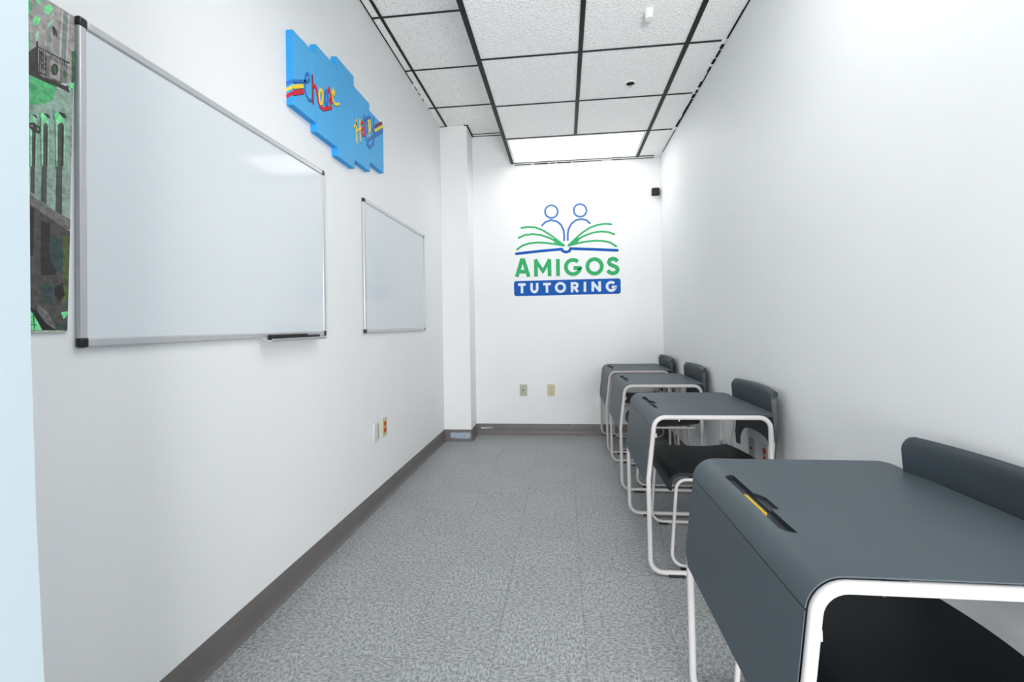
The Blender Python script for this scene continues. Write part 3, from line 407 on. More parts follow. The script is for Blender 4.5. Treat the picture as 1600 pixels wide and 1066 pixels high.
PRINT=[('stone', [(0.837, 1.844), (0.883, 1.861), (0.928, 1.858), (0.992, 1.855), (0.987, 1.698), (0.837, 1.62)]), ('stonegreen', [(0.843, 1.644), (0.969, 1.668), (0.985, 1.7), (0.982, 1.626), (0.976, 1.494), (0.843, 1.449)]), ('stonegreen', [(0.843, 1.449), (0.977, 1.494), (0.973, 1.381), (0.973, 1.353), (0.922, 1.369), (0.882, 1.382), (0.843, 1.396)]), ('green', [(0.843, 1.644), (0.897, 1.666), (0.944, 1.669), (0.933, 1.629), (0.906, 1.608), (0.843, 1.578)]), ('green', [(0.845, 1.8), (0.892, 1.833), (0.895, 1.821), (0.887, 1.791), (0.882, 1.758), (0.845, 1.718)]), ('green', [(0.845, 1.729), (0.89, 1.757), (0.89, 1.721), (0.845, 1.675)]), ('gray', [(0.957, 1.851), (0.969, 1.855), (0.962, 1.736), (0.951, 1.739)]), ('lightstone', [(0.955, 1.853), (0.958, 1.851), (0.952, 1.739), (0.949, 1.74)]), ('lightstone', [(0.969, 1.855), (0.972, 1.855), (0.966, 1.738), (0.963, 1.736)]), ('gray', [(0.924, 1.796), (0.933, 1.808), (0.93, 1.735), (0.922, 1.738)]), ('mint', [(0.924, 1.8), (0.935, 1.819), (0.936, 1.811), (0.925, 1.793)]), ('palegreen', [(0.917, 1.834), (0.924, 1.846), (0.932, 1.848), (0.936, 1.843), (0.925, 1.82), (0.918, 1.824)]), ('palegreen', [(0.894, 1.791), (0.901, 1.803), (0.91, 1.803), (0.908, 1.793), (0.901, 1.78), (0.895, 1.783)]), ('palegreen', [(0.901, 1.839), (0.912, 1.847), (0.91, 1.837), (0.904, 1.831)]), ('mint', [(0.898, 1.757), (0.906, 1.774), (0.907, 1.768), (0.904, 1.75), (0.901, 1.748)]), ('dark', [(0.933, 1.798), (0.937, 1.805), (0.943, 1.798), (0.945, 1.786), (0.942, 1.782), (0.94, 1.788), (0.938, 1.779), (0.936, 1.784)]), ('dark', [(0.845, 1.668), (0.885, 1.713), (0.904, 1.739), (0.906, 1.679), (0.924, 1.668), (0.903, 1.666), (0.888, 1.665), (0.845, 1.634)]), ('darker', [(0.901, 1.746), (0.905, 1.749), (0.905, 1.737), (0.904, 1.666), (0.901, 1.667)]), ('darkgreen', [(0.904, 1.738), (0.972, 1.739), (0.971, 1.735), (0.904, 1.735)]), ('dark', [(0.904, 1.683), (0.919, 1.683), (0.919, 1.679), (0.904, 1.679)]), ('dark', [(0.907, 1.733), (0.909, 1.733), (0.909, 1.678), (0.907, 1.678)]), ('dark', [(0.911, 1.733), (0.913, 1.733), (0.913, 1.678), (0.911, 1.678)]), ('dark', [(0.915, 1.733), (0.917, 1.733), (0.916, 1.678), (0.915, 1.678)]), ('dark', [(0.919, 1.733), (0.921, 1.733), (0.92, 1.678), (0.919, 1.678)]), ('dark', [(0.917, 1.719), (0.917, 1.715), (0.915, 1.716), (0.916, 1.718)]), ('dark', [(0.917, 1.715), (0.915, 1.711), (0.914, 1.713), (0.915, 1.716)]), ('dark', [(0.915, 1.711), (0.913, 1.709), (0.913, 1.712), (0.914, 1.713)]), ('dark', [(0.913, 1.709), (0.911, 1.709), (0.912, 1.712), (0.913, 1.712)]), ('dark', [(0.911, 1.709), (0.91, 1.711), (0.911, 1.713), (0.912, 1.712)]), ('dark', [(0.91, 1.711), (0.909, 1.715), (0.911, 1.716), (0.911, 1.713)]), ('dark', [(0.909, 1.715), (0.91, 1.719), (0.911, 1.718), (0.911, 1.716)]), ('dark', [(0.91, 1.719), (0.911, 1.723), (0.912, 1.721), (0.911, 1.718)]), ('dark', [(0.911, 1.723), (0.913, 1.725), (0.913, 1.722), (0.912, 1.721)]), ('dark', [(0.913, 1.725), (0.915, 1.725), (0.914, 1.722), (0.913, 1.722)]), ('dark', [(0.915, 1.725), (0.917, 1.723), (0.915, 1.721), (0.914, 1.722)]), ('dark', [(0.917, 1.723), (0.917, 1.719), (0.916, 1.718), (0.915, 1.721)]), ('dark', [(0.917, 1.708), (0.916, 1.705), (0.915, 1.705), (0.915, 1.708)]), ('dark', [(0.916, 1.705), (0.915, 1.702), (0.914, 1.703), (0.915, 1.705)]), ('dark', [(0.915, 1.702), (0.913, 1.7), (0.913, 1.702), (0.914, 1.703)]), ('dark', [(0.913, 1.7), (0.911, 1.7), (0.912, 1.702), (0.913, 1.702)]), ('dark', [(0.911, 1.7), (0.91, 1.701), (0.911, 1.703), (0.912, 1.702)]), ('dark', [(0.91, 1.701), (0.91, 1.704), (0.911, 1.705), (0.911, 1.703)]), ('dark', [(0.91, 1.704), (0.91, 1.708), (0.911, 1.707), (0.911, 1.705)]), ('dark', [(0.91, 1.708), (0.911, 1.711), (0.912, 1.709), (0.911, 1.707)]), ('dark', [(0.911, 1.711), (0.913, 1.713), (0.913, 1.711), (0.912, 1.709)]), ('dark', [(0.913, 1.713), (0.915, 1.713), (0.914, 1.711), (0.913, 1.711)]), ('dark', [(0.915, 1.713), (0.916, 1.711), (0.915, 1.71), (0.914, 1.711)]), ('dark', [(0.916, 1.711), (0.917, 1.708), (0.915, 1.708), (0.915, 1.71)]), ('dark', [(0.921, 1.702), (0.92, 1.698), (0.919, 1.698), (0.919, 1.701)]), ('dark', [(0.92, 1.698), (0.919, 1.694), (0.918, 1.696), (0.919, 1.698)]), ('dark', [(0.919, 1.694), (0.917, 1.692), (0.917, 1.695), (0.918, 1.696)]), ('dark', [(0.917, 1.692), (0.915, 1.692), (0.916, 1.695), (0.917, 1.695)]), ('dark', [(0.915, 1.692), (0.913, 1.694), (0.915, 1.696), (0.916, 1.695)]), ('dark', [(0.913, 1.694), (0.913, 1.697), (0.914, 1.698), (0.915, 1.696)]), ('dark', [(0.913, 1.697), (0.913, 1.701), (0.915, 1.701), (0.914, 1.698)]), ('dark', [(0.913, 1.701), (0.915, 1.705), (0.916, 1.703), (0.915, 1.701)]), ('dark', [(0.915, 1.705), (0.917, 1.707), (0.917, 1.704), (0.916, 1.703)]), ('dark', [(0.917, 1.707), (0.919, 1.707), (0.918, 1.704), (0.917, 1.704)]), ('dark', [(0.919, 1.707), (0.92, 1.705), (0.919, 1.703), (0.918, 1.704)]), ('dark', [(0.92, 1.705), (0.921, 1.702), (0.919, 1.701), (0.919, 1.703)]), ('dark', [(0.914, 1.728), (0.914, 1.725), (0.913, 1.726), (0.913, 1.727)]), ('dark', [(0.914, 1.725), (0.913, 1.723), (0.912, 1.724), (0.913, 1.726)]), ('dark', [(0.913, 1.723), (0.911, 1.721), (0.911, 1.723), (0.912, 1.724)]), ('dark', [(0.911, 1.721), (0.91, 1.721), (0.91, 1.723), (0.911, 1.723)]), ('dark', [(0.91, 1.721), (0.909, 1.722), (0.91, 1.724), (0.91, 1.723)]), ('dark', [(0.909, 1.722), (0.908, 1.725), (0.91, 1.725), (0.91, 1.724)]), ('dark', [(0.908, 1.725), (0.909, 1.728), (0.91, 1.727), (0.91, 1.725)]), ('dark', [(0.909, 1.728), (0.91, 1.73), (0.91, 1.729), (0.91, 1.727)]), ('dark', [(0.91, 1.73), (0.911, 1.732), (0.911, 1.73), (0.91, 1.729)]), ('dark', [(0.911, 1.732), (0.913, 1.732), (0.912, 1.73), (0.911, 1.73)]), ('dark', [(0.913, 1.732), (0.914, 1.731), (0.913, 1.729), (0.912, 1.73)]), ('dark', [(0.914, 1.731), (0.914, 1.728), (0.913, 1.727), (0.913, 1.729)]), ('dark', [(0.946, 1.709), (0.945, 1.701), (0.942, 1.702), (0.943, 1.707)]), ('dark', [(0.945, 1.701), (0.942, 1.694), (0.941, 1.698), (0.942, 1.702)]), ('dark', [(0.942, 1.694), (0.938, 1.691), (0.938, 1.695), (0.941, 1.698)]), ('dark', [(0.938, 1.691), (0.935, 1.69), (0.936, 1.695), (0.938, 1.695)]), ('dark', [(0.935, 1.69), (0.932, 1.694), (0.935, 1.698), (0.936, 1.695)]), ('dark', [(0.932, 1.694), (0.931, 1.7), (0.934, 1.702), (0.935, 1.698)]), ('dark', [(0.931, 1.7), (0.932, 1.708), (0.935, 1.707), (0.934, 1.702)]), ('dark', [(0.932, 1.708), (0.935, 1.714), (0.936, 1.711), (0.935, 1.707)]), ('dark', [(0.935, 1.714), (0.939, 1.718), (0.939, 1.713), (0.936, 1.711)]), ('dark', [(0.939, 1.718), (0.942, 1.718), (0.941, 1.713), (0.939, 1.713)]), ('dark', [(0.942, 1.718), (0.945, 1.715), (0.942, 1.711), (0.941, 1.713)]), ('dark', [(0.945, 1.715), (0.946, 1.709), (0.943, 1.707), (0.942, 1.711)]), ('dark', [(0.966, 1.707), (0.965, 1.7), (0.963, 1.701), (0.964, 1.705)]), ('dark', [(0.965, 1.7), (0.963, 1.694), (0.962, 1.697), (0.963, 1.701)]), ('dark', [(0.963, 1.694), (0.959, 1.691), (0.959, 1.695), (0.962, 1.697)]), ('dark', [(0.959, 1.691), (0.956, 1.69), (0.957, 1.695), (0.959, 1.695)]), ('dark', [(0.956, 1.69), (0.954, 1.694), (0.956, 1.697), (0.957, 1.695)]), ('dark', [(0.954, 1.694), (0.953, 1.699), (0.955, 1.701), (0.956, 1.697)]), ('dark', [(0.953, 1.699), (0.954, 1.706), (0.956, 1.705), (0.955, 1.701)]), ('dark', [(0.954, 1.706), (0.956, 1.712), (0.957, 1.709), (0.956, 1.705)]), ('dark', [(0.956, 1.712), (0.96, 1.716), (0.96, 1.711), (0.957, 1.709)]), ('dark', [(0.96, 1.716), (0.963, 1.716), (0.962, 1.711), (0.96, 1.711)]), ('dark', [(0.963, 1.716), (0.966, 1.713), (0.963, 1.709), (0.962, 1.711)]), ('dark', [(0.966, 1.713), (0.966, 1.707), (0.964, 1.705), (0.963, 1.709)]), ('gray2', [(0.921, 1.728), (0.93, 1.73), (0.928, 1.668), (0.921, 1.668)]), ('gray2', [(0.952, 1.728), (0.966, 1.729), (0.964, 1.686), (0.951, 1.679)]), ('leaf', [(0.942, 1.706), (0.941, 1.701), (0.94, 1.697), (0.938, 1.695), (0.937, 1.696), (0.936, 1.698), (0.935, 1.703), (0.936, 1.707), (0.937, 1.711), (0.939, 1.713), (0.94, 1.713), (0.941, 1.711)]), ('leaf', [(0.963, 1.707), (0.963, 1.702), (0.961, 1.698), (0.959, 1.696), (0.958, 1.696), (0.956, 1.699), (0.956, 1.703), (0.956, 1.708), (0.958, 1.712), (0.96, 1.714), (0.961, 1.714), (0.963, 1.711)]), ('dark', [(0.93, 1.734), (0.932, 1.734), (0.932, 1.724), (0.93, 1.724)]), ('dark', [(0.935, 1.734), (0.936, 1.734), (0.936, 1.724), (0.935, 1.724)]), ('dark', [(0.94, 1.734), (0.941, 1.734), (0.941, 1.724), (0.94, 1.724)]), ('dark', [(0.944, 1.734), (0.945, 1.735), (0.945, 1.724), (0.944, 1.724)]), ('dark', [(0.949, 1.735), (0.95, 1.735), (0.95, 1.724), (0.949, 1.724)]), ('dark', [(0.954, 1.735), (0.955, 1.735), (0.955, 1.724), (0.954, 1.724)]), ('dark', [(0.958, 1.735), (0.96, 1.735), (0.96, 1.724), (0.958, 1.724)]), ('dark', [(0.963, 1.735), (0.964, 1.735), (0.964, 1.724), (0.963, 1.724)]), ('dark', [(0.931, 1.681), (0.933, 1.681), (0.933, 1.67), (0.931, 1.669)]), ('dark', [(0.935, 1.681), (0.938, 1.682), (0.938, 1.672), (0.935, 1.671)]), ('dark', [(0.94, 1.682), (0.942, 1.682), (0.942, 1.674), (0.94, 1.673)]), ('dark', [(0.944, 1.682), (0.946, 1.682), (0.946, 1.677), (0.944, 1.675)]), ('dark', [(0.948, 1.682), (0.951, 1.683), (0.951, 1.679), (0.948, 1.678)]), ('dark', [(0.897, 1.666), (0.916, 1.675), (0.94, 1.677), (0.962, 1.678), (0.966, 1.682), (0.971, 1.667), (0.946, 1.668), (0.919, 1.666)]), ('leaf', [(0.975, 1.765), (0.981, 1.773), (0.989, 1.778), (0.989, 1.768), (0.987, 1.765), (0.986, 1.697), (0.976, 1.692), (0.977, 1.759)]), ('mint', [(0.981, 1.752), (0.984, 1.755), (0.984, 1.75), (0.982, 1.747)]), ('mint', [(0.981, 1.745), (0.984, 1.748), (0.984, 1.743), (0.981, 1.74)]), ('mint', [(0.981, 1.733), (0.984, 1.737), (0.984, 1.732), (0.981, 1.728)]), ('mint', [(0.981, 1.722), (0.984, 1.725), (0.984, 1.72), (0.981, 1.717)]), ('palegreen', [(0.966, 1.687), (0.985, 1.697), (0.985, 1.684), (0.977, 1.677), (0.971, 1.679)]), ('mint', [(0.888, 1.464), (0.887, 1.563), (0.889, 1.581), (0.894, 1.585), (0.901, 1.569), (0.9, 1.468)]), ('dark2', [(0.891, 1.465), (0.892, 1.556), (0.894, 1.563), (0.897, 1.564), (0.899, 1.559), (0.898, 1.467)]), ('darker', [(0.895, 1.466), (0.896, 1.554), (0.898, 1.556), (0.897, 1.467)]), ('mint', [(0.91, 1.471), (0.909, 1.572), (0.911, 1.589), (0.916, 1.594), (0.925, 1.579), (0.924, 1.476)]), ('dark2', [(0.913, 1.472), (0.914, 1.564), (0.917, 1.572), (0.92, 1.573), (0.923, 1.568), (0.922, 1.475)]), ('darker', [(0.919, 1.474), (0.92, 1.563), (0.923, 1.565), (0.922, 1.475)]), ('mint', [(0.94, 1.481), (0.939, 1.586), (0.941, 1.604), (0.946, 1.608), (0.959, 1.595), (0.958, 1.488)]), ('dark2', [(0.943, 1.483), (0.944, 1.578), (0.949, 1.586), (0.952, 1.588), (0.957, 1.584), (0.956, 1.487)]), ('darker', [(0.951, 1.485), (0.952, 1.578), (0.957, 1.581), (0.955, 1.487)]), ('darker', [(0.89, 1.58), (0.899, 1.581), (0.903, 1.577), (0.899, 1.576)]), ('darker', [(0.912, 1.592), (0.924, 1.594), (0.929, 1.588), (0.924, 1.587)]), ('darker', [(0.945, 1.61), (0.958, 1.612), (0.964, 1.603), (0.958, 1.602)]), ('dark2', [(0.891, 1.465), (0.897, 1.467), (0.896, 1.406), (0.89, 1.409)]), ('dark2', [(0.912, 1.472), (0.921, 1.475), (0.92, 1.389), (0.91, 1.395)]), ('dark2', [(0.942, 1.482), (0.953, 1.486), (0.952, 1.369), (0.94, 1.377)]), ('palegreen', [(0.909, 1.591), (0.914, 1.593), (0.926, 1.575), (0.922, 1.572), (0.912, 1.579), (0.907, 1.582)]), ('palegreen', [(0.936, 1.601), (0.945, 1.61), (0.956, 1.59), (0.953, 1.587), (0.942, 1.586), (0.936, 1.593)]), ('dark', [(0.883, 1.558), (0.892, 1.562), (0.907, 1.559), (0.908, 1.551), (0.906, 1.542), (0.897, 1.542), (0.887, 1.548)]), ('gray', [(0.889, 1.556), (0.893, 1.556), (0.894, 1.552), (0.89, 1.552)]), ('gray', [(0.9, 1.555), (0.905, 1.555), (0.905, 1.55), (0.902, 1.548)]), ('ledge', [(0.843, 1.403), (0.882, 1.407), (0.922, 1.384), (0.974, 1.365), (0.973, 1.341), (0.953, 1.345), (0.922, 1.361), (0.897, 1.376), (0.882, 1.383), (0.843, 1.391)]), ('lower', [(0.843, 1.391), (0.882, 1.383), (0.897, 1.376), (0.922, 1.361), (0.953, 1.345), (0.972, 1.337), (0.971, 1.28), (0.842, 1.262)]), ('lower', [(0.842, 1.275), (0.971, 1.295), (0.967, 1.105), (0.842, 1.107)]), ('darker', [(0.843, 1.378), (0.882, 1.38), (0.895, 1.374), (0.893, 1.269), (0.842, 1.262)]), ('darker', [(0.908, 1.351), (0.927, 1.347), (0.925, 1.274), (0.908, 1.271)]), ('darker', [(0.907, 1.285), (0.925, 1.288), (0.928, 1.264), (0.939, 1.248), (0.939, 1.233), (0.908, 1.228)]), ('teal', [(0.927, 1.324), (0.953, 1.314), (0.953, 1.278), (0.927, 1.274)]), ('teal', [(0.927, 1.288), (0.953, 1.293), (0.953, 1.234), (0.939, 1.24), (0.928, 1.268)]), ('olive', [(0.953, 1.326), (0.966, 1.326), (0.966, 1.28), (0.955, 1.278)]), ('olive', [(0.953, 1.293), (0.966, 1.295), (0.965, 1.226), (0.953, 1.226)]), ('olive', [(0.955, 1.219), (0.965, 1.222), (0.962, 1.172), (0.953, 1.168)]), ('teal', [(0.908, 1.209), (0.932, 1.213), (0.93, 1.163), (0.909, 1.174)]), ('darker', [(0.936, 1.206), (0.953, 1.215), (0.957, 1.188), (0.946, 1.172), (0.936, 1.186)]), ('gray2', [(0.901, 1.164), (0.921, 1.148), (0.94, 1.108), (0.921, 1.108), (0.901, 1.144)]), ('black', [(0.842, 1.17), (0.888, 1.158), (0.903, 1.144), (0.918, 1.121), (0.938, 1.107), (0.909, 1.107), (0.903, 1.123), (0.888, 1.151)]), ('palegreen', [(0.842, 1.163), (0.887, 1.149), (0.896, 1.136), (0.91, 1.107), (0.842, 1.108)]), ('leaf', [(0.891, 1.147), (0.894, 1.143), (0.896, 1.108), (0.894, 1.108)]), ('leaf', [(0.842, 1.125), (0.899, 1.119), (0.9, 1.117), (0.842, 1.122)]), ('palegreen', [(0.949, 1.147), (0.964, 1.15), (0.962, 1.139), (0.954, 1.131)]), ('teal', [(0.938, 1.119), (0.967, 1.123), (0.967, 1.106), (0.938, 1.108)]), ('margin', [(0.842, 1.107), (0.969, 1.105), (0.969, 1.099), (0.842, 1.1)])]

# ------------------------------------------------------------------ logo on the back wall
lg = thing('wall_logo', 'green and blue tutoring logo of an open book and two figures on the back wall', 'logo', (0, YB, 1.38))
def fl_(a, b, d): return (a, -d, b-1.38)
bx0, bz0, bx1, bz1 = -.492, 1.3855, .559, 1.537
def rrect(x0, x1, z0, z1, r, n=6):
    o = []
    for cx, cz, a0 in ((x1-r, z1-r, 0), (x0+r, z1-r, 90), (x0+r, z0+r, 180), (x1-r, z0+r, 270)):
        for k in range(n+1): a = math.radians(a0+90*k/n); o.append((cx+r*math.cos(a), cz+r*math.sin(a)))
    return o
bm = bmesh.new(); prism(bm, rrect(bx0, bx1, bz0, bz1, .024), fl_, .0002, .0012); mk('banner', bm, M['l_blue'], lg, smooth=False)
sets = {'banner_lettering': [s for s in LOGO_STROKES if s[0] == 'white'], 'lettering': [s for s in LOGO_STROKES if s[0] == 'green' and s[2] == 0],
        'book_pages': [s for s in LOGO_STROKES if s[0] == 'green' and s[2] == 1], 'book_cover': [s for s in LOGO_STROKES if s[0] == 'blue'],
        'figure_outline': [s for s in LOGO_STROKES if s[0] == 'paleblue']}
for nm, ss in sets.items():
    bm = bmesh.new()
    for k, (c, w_, rnd, pts) in enumerate(ss): ribbon(bm, pts, w_, rnd, fl_, .0012 if c == 'white' else .0002, (.0018 if c == 'white' else .0012)+k*.00004)
    if nm == 'book_pages':
        for p in LOGO_FILLS: prism(bm, p, fl_, .0002, .0010)
    mk(nm, bm, M['l_'+ss[0][0]], lg, smooth=False, weld=False)
# camera, wall plates
t = thing('security_camera', 'small black cube security camera high on the back wall by the right corner', 'camera', (.905, YB, 2.362))
bm = bmesh.new(); box(bm, -.038, .038, -.052, -.014, -.038, .038); mk('body', bm, M['black'], t, bevel=.012)
bm = bmesh.new(); cyl(bm, (-.006, -.052, .004), (0, -1, 0), .017, .004); mk('lens', bm, M['blackcap'], t)
bm = bmesh.new(); cyl(bm, (0, -.014, 0), (0, 1, 0), .012, .014); mk('mount', bm, M['lightframe'], t)
bm = bmesh.new(); box(bm, -.03, .034, -.02, -.013, -.045, -.02); mk('bracket', bm, M['lightframe'], t, bevel=.003)
def plate(name, label, cat, loc, rotz, m, w_=.072, h_=.115):
    t = thing(name, label, cat, loc); t.rotation_euler = (0, 0, rotz)
    mk('plate', B((-w_/2, w_/2, -.006, 0, -h_/2, h_/2)), m, t, bevel=.003); return t
t = plate('cable_plate', 'grey-green wall plate with one round socket on the back wall, left of the almond outlet', 'wall plate', (-.414, YB, .443), 0, M['greenplate'])
bm = bmesh.new(); cyl(bm, (0, -.006, .002), (0, -1, 0), .007, .006, 14); mk('socket', bm, M['slot'], t)
bm = bmesh.new(); cyl(bm, (0, -.0055, -.024), (0, -1, 0), .003, .002, 10); mk('screw', bm, M['greyplate'], t)
def duplex(t, face, slot):
    for dz in (.02, -.02):
        bm = bmesh.new(); prism(bm, rrect(-.017, .017, dz-.014, dz+.014, .008, 4), lambda a, b, d: (a, -d, b), .0058, .0085); q = mk('receptacle', bm, face, t, smooth=False)
        bm = B((-.009, -.006, -.0092, -.0084, dz-.003, dz+.007), (.006, .009, -.0092, -.0084, dz-.003, dz+.007)); cyl(bm, (0, -.0084, dz-.008), (0, -1, 0), .003, .0008, 10)
        mk('contact_slots', bm, slot, q, smooth=False, weld=False)
    bm = bmesh.new(); cyl(bm, (0, -.006, 0), (0, -1, 0), .0028, .0015, 10); mk('screw', bm, M['steel'], t)
t = plate('power_outlet', 'almond duplex power outlet on the back wall', 'outlet', (-.14, YB, .443), 0, M['almond']); duplex(t, M['almond'], M['slot'])
t = plate('cable_plate', 'white wall plate with a grey insert low on the left wall beside the orange outlet', 'wall plate', (XL, 2.742, .46), PI/2, M['whiteplate'])
mk('insert', B((.006, .030, -.010, -.0055, -.045, .045)), M['greyplate'], t, bevel=.002)
t = plate('power_outlet', 'duplex outlet with two orange receptacles low on the left wall', 'outlet', (XL, 2.875, .462), PI/2, M['almond']); duplex(t, M['orange'], M['slot'])
t = plate('cable_plate', 'grey wall plate on the right wall seen under the second desk from the doorway', 'wall plate', (XR, 2.535, .44), -PI/2, M['greyplate'])
bm = bmesh.new(); cyl(bm, (0, -.006, .002), (0, -1, 0), .006, .006, 14); mk('socket', bm, M['slot'], t)
t = plate('power_outlet', 'outlet with red-orange receptacles on the right wall behind a chair', 'outlet', (XR, 2.37, .45), -PI/2, M['whiteplate']); duplex(t, M['orange'], M['slot'])
# ------------------------------------------------------------------ whiteboards
def board(y0, y1, z0, z1, label, tray=None):
    t = thing('whiteboard', label, 'whiteboard', (XL, (y0+y1)/2, (z0+z1)/2), 'whiteboards on the left wall')
    a, b = (y1-y0)/2, (z1-z0)/2; f = .022; X = .016
    mk('writing_surface', B((.002, .010, -a+.01, a-.01, -b+.01, b-.01)), M['board'], t, smooth=False)
    for nm, bx in (('frame_rail', (.002, X, -a+.02, a-.02, b-f, b)), ('frame_rail', (.002, X, -a+.02, a-.02, -b, -b+f)), ('frame_rail', (.002, X, -a, -a+.019, -b+.02, b-.02)), ('frame_rail', (.002, X, a-.019, a, -b+.02, b-.02))):
        mk(nm, B(bx), M['alu'], t, bevel=.004)
    for sy in (-1, 1):
        for sz in (-1, 1):
            y_, z_ = sorted((sy*(a+.001), sy*(a-.021))), sorted((sz*(b+.001), sz*(b-.024)))
            mk('corner_cap', B((.0015, X+.001, y_[0], y_[1], z_[0], z_[1])), M['blackcap'], t, bevel=.005)
    if tray:
        c0, c1 = tray[0]-(y0+y1)/2, tray[1]-(y0+y1)/2
        bm = bmesh.new()
        prism(bm, [(.014, -b-.002), (.016, -b+.004), (.030, -b-.004), (.050, -b-.008), (.056, -b-.002), (.058, -b-.004), (.052, -b-.013), (.030, -b-.010)], lambda x, z, d: (x, d, z), c0, c1)
        mk('marker_tray', bm, M['alu'], t, smooth=False)
    return t
board(.984, 2.135, 1.064, 1.860, 'large whiteboard nearest the doorway with a marker tray', (1.655, 2.06))
board(2.58, 3.752, 1.066, 1.853, 'whiteboard farther along the left wall, nearer the corner pier')
t = thing('whiteboard_eraser', 'long black eraser lying on the tray of the nearest whiteboard', 'eraser', (XL+.040, 1.84, 1.0586))
mk('body', B((-.012, .012, -.175, .07, .0, .019)), M['black'], t, bevel=.003)
bm = bmesh.new(); cyl(bm, (.0, .078, .008), (0, 1, 0), .007, .10, 12); tag(mk('marker_pen', bm, M['blackcap'], None, loc=(XL+.040, 1.84, 1.0586)), 'slim black marker pen on the whiteboard tray beyond the eraser', 'marker')
# ------------------------------------------------------------------ painted plank sign
sg = thing('wall_sign', 'sky-blue sign of five staggered panels with rainbow lettering, high on the left wall', 'sign', (XL, 2.35, 2.2))
XF = -1.124
def fs_(a, b, d): return (XF-XL+d, a-2.35, b-2.2)
for y0, y1, z0, z1 in ((1.850, 2.036, 2.051, 2.374), (2.037, 2.234, 2.013, 2.424), (2.235, 2.432, 1.971, 2.481), (2.433, 2.636, 2.02, 2.428), (2.637, 2.847, 2.079, 2.387)):
    bm = B((0.0005, XF-XL, y0-2.35, y1-2.35, z0-2.2, z1-2.2)); bm.faces.ensure_lookup_table()
    for f in bm.faces: f.material_index = 0 if f.calc_center_median().x > XF-XL-1e-4 else 1
    mk('panel', bm, [M['skyblue'], M['skyedge']], sg, smooth=False, bevel=.0015)
for word, ss in (('lettering', SIGN_STROKES[:9]), ('lettering', SIGN_STROKES[9:])):
    bm = bmesh.new(); cols = ['outline', 'blue', 'yellow', 'red', 'darkred']
    for k, (c, w_, pts) in enumerate(ss):
        ribbon(bm, [(p[0]+.0008, p[1]-.0035) for p in pts], w_+.001, 1, fs_, .0001, .0004+k*.0001, 0)
        ribbon(bm, pts, w_, 1, fs_, .0001, .0009+k*.0001, cols.index(c))
    mk(word, bm, [M['p_'+c] for c in cols], sg, smooth=False, weld=False)
for (c, _), (za, zb, zc, zd) in zip(SIDE, ((2.145, 2.161, 2.142, 2.158), (2.120, 2.136, 2.114, 2.130), (2.093, 2.110, 2.086, 2.103))):
    bm = bmesh.new(); prism(bm, [(0.001, zc-.006), (XF-XL, za), (XF-XL, zb), (0.001, zd-.006)], lambda a, b, d: (a, 1.850-2.35-d, b-2.2), 0, .0006)
    mk('edge_stripe', bm, M['p_'+c], sg, smooth=False)
# ------------------------------------------------------------------ poster by the doorway
PC = dict(stone='9a9694', stonegreen='8ba397', green='4fae72', lightstone='b9b6b4', gray='7f8a86', gray2='6f6d6b', mint='8fd0a6', palegreen='74dc93', dark='33302f', dark2='4a4d48', darker='272827', darkgreen='26432f', leaf='2f6b3b', ledge='6f6d6b', lower='4d4a48', teal='35484a', olive='55602e', black='1b1a19', margin='a9b8a2')
pm = bpy.data.materials.new('poster_print'); pm.use_nodes = True; nt = pm.node_tree; b = nt.nodes['Principled BSDF']; b.inputs['Roughness'].default_value = .45
at = nt.nodes.new('ShaderNodeVertexColor'); at.layer_name = 'print'
geo = nt.nodes.new('ShaderNodeNewGeometry'); nz = nt.nodes.new('ShaderNodeTexNoise'); nz.inputs['Scale'].default_value = 90; nz.inputs['Detail'].default_value = 8
nz2 = nt.nodes.new('ShaderNodeMapRange'); nz2.inputs[1].default_value = .3; nz2.inputs[2].default_value = .7; nz2.inputs[3].default_value = .62; nz2.inputs[4].default_value = 1.38
mx = nt.nodes.new('ShaderNodeVectorMath'); mx.operation = 'SCALE'
nt.links.new(geo.outputs['Position'], nz.inputs['Vector']); nt.links.new(nz.outputs['Fac'], nz2.inputs[0]); nt.links.new(at.outputs[0], mx.inputs[0]); nt.links.new(nz2.outputs[0], mx.inputs['Scale']); nt.links.new(mx.outputs[0], b.inputs['Base Color'])
ps = thing('poster', 'tall poster of a green-tinted old stone building with an iron balcony, beside the doorway', 'poster', (XL, .8, 1.48))
bm = bmesh.new(); outl = [(.66, 1.100), (.9635, 1.100), (.9725, 1.38), (.986, 1.858), (.66, 1.858)]
prism(bm, outl, lambda a, b_, d: (d, a-.8, b_-1.48), .001, .005); mk('backing', bm, M['whiteplate'], ps, smooth=False)
bm = bmesh.new(); cl = bm.loops.layers.float_color.new('print')
def clip(poly, ymin, zmin, zmax, edge):
    def cut(P, inside, inter):
        o = []
        for i in range(len(P)):
            a, c = P[i-1], P[i]
            if inside(c):
                if not inside(a): o.append(inter(a, c))
                o.append(c)
            elif inside(a): o.append(inter(a, c))
        return o
    def half(P, nx, ny, k):
        f = lambda p: nx*p[0]+ny*p[1]-k
        return cut(P, lambda p: f(p) >= 0, lambda a, c: tuple(a[i]+(c[i]-a[i])*(f(a)/(f(a)-f(c))) for i in (0, 1))) if P else P
    P = half(poly, 1, 0, ymin); P = half(P, 0, 1, zmin); P = half(P, 0, -1, -zmax)
    (ya, za), (yb, zb) = edge
    return half(P, -(zb-za), (yb-ya), -(zb-za)*ya+(yb-ya)*za)
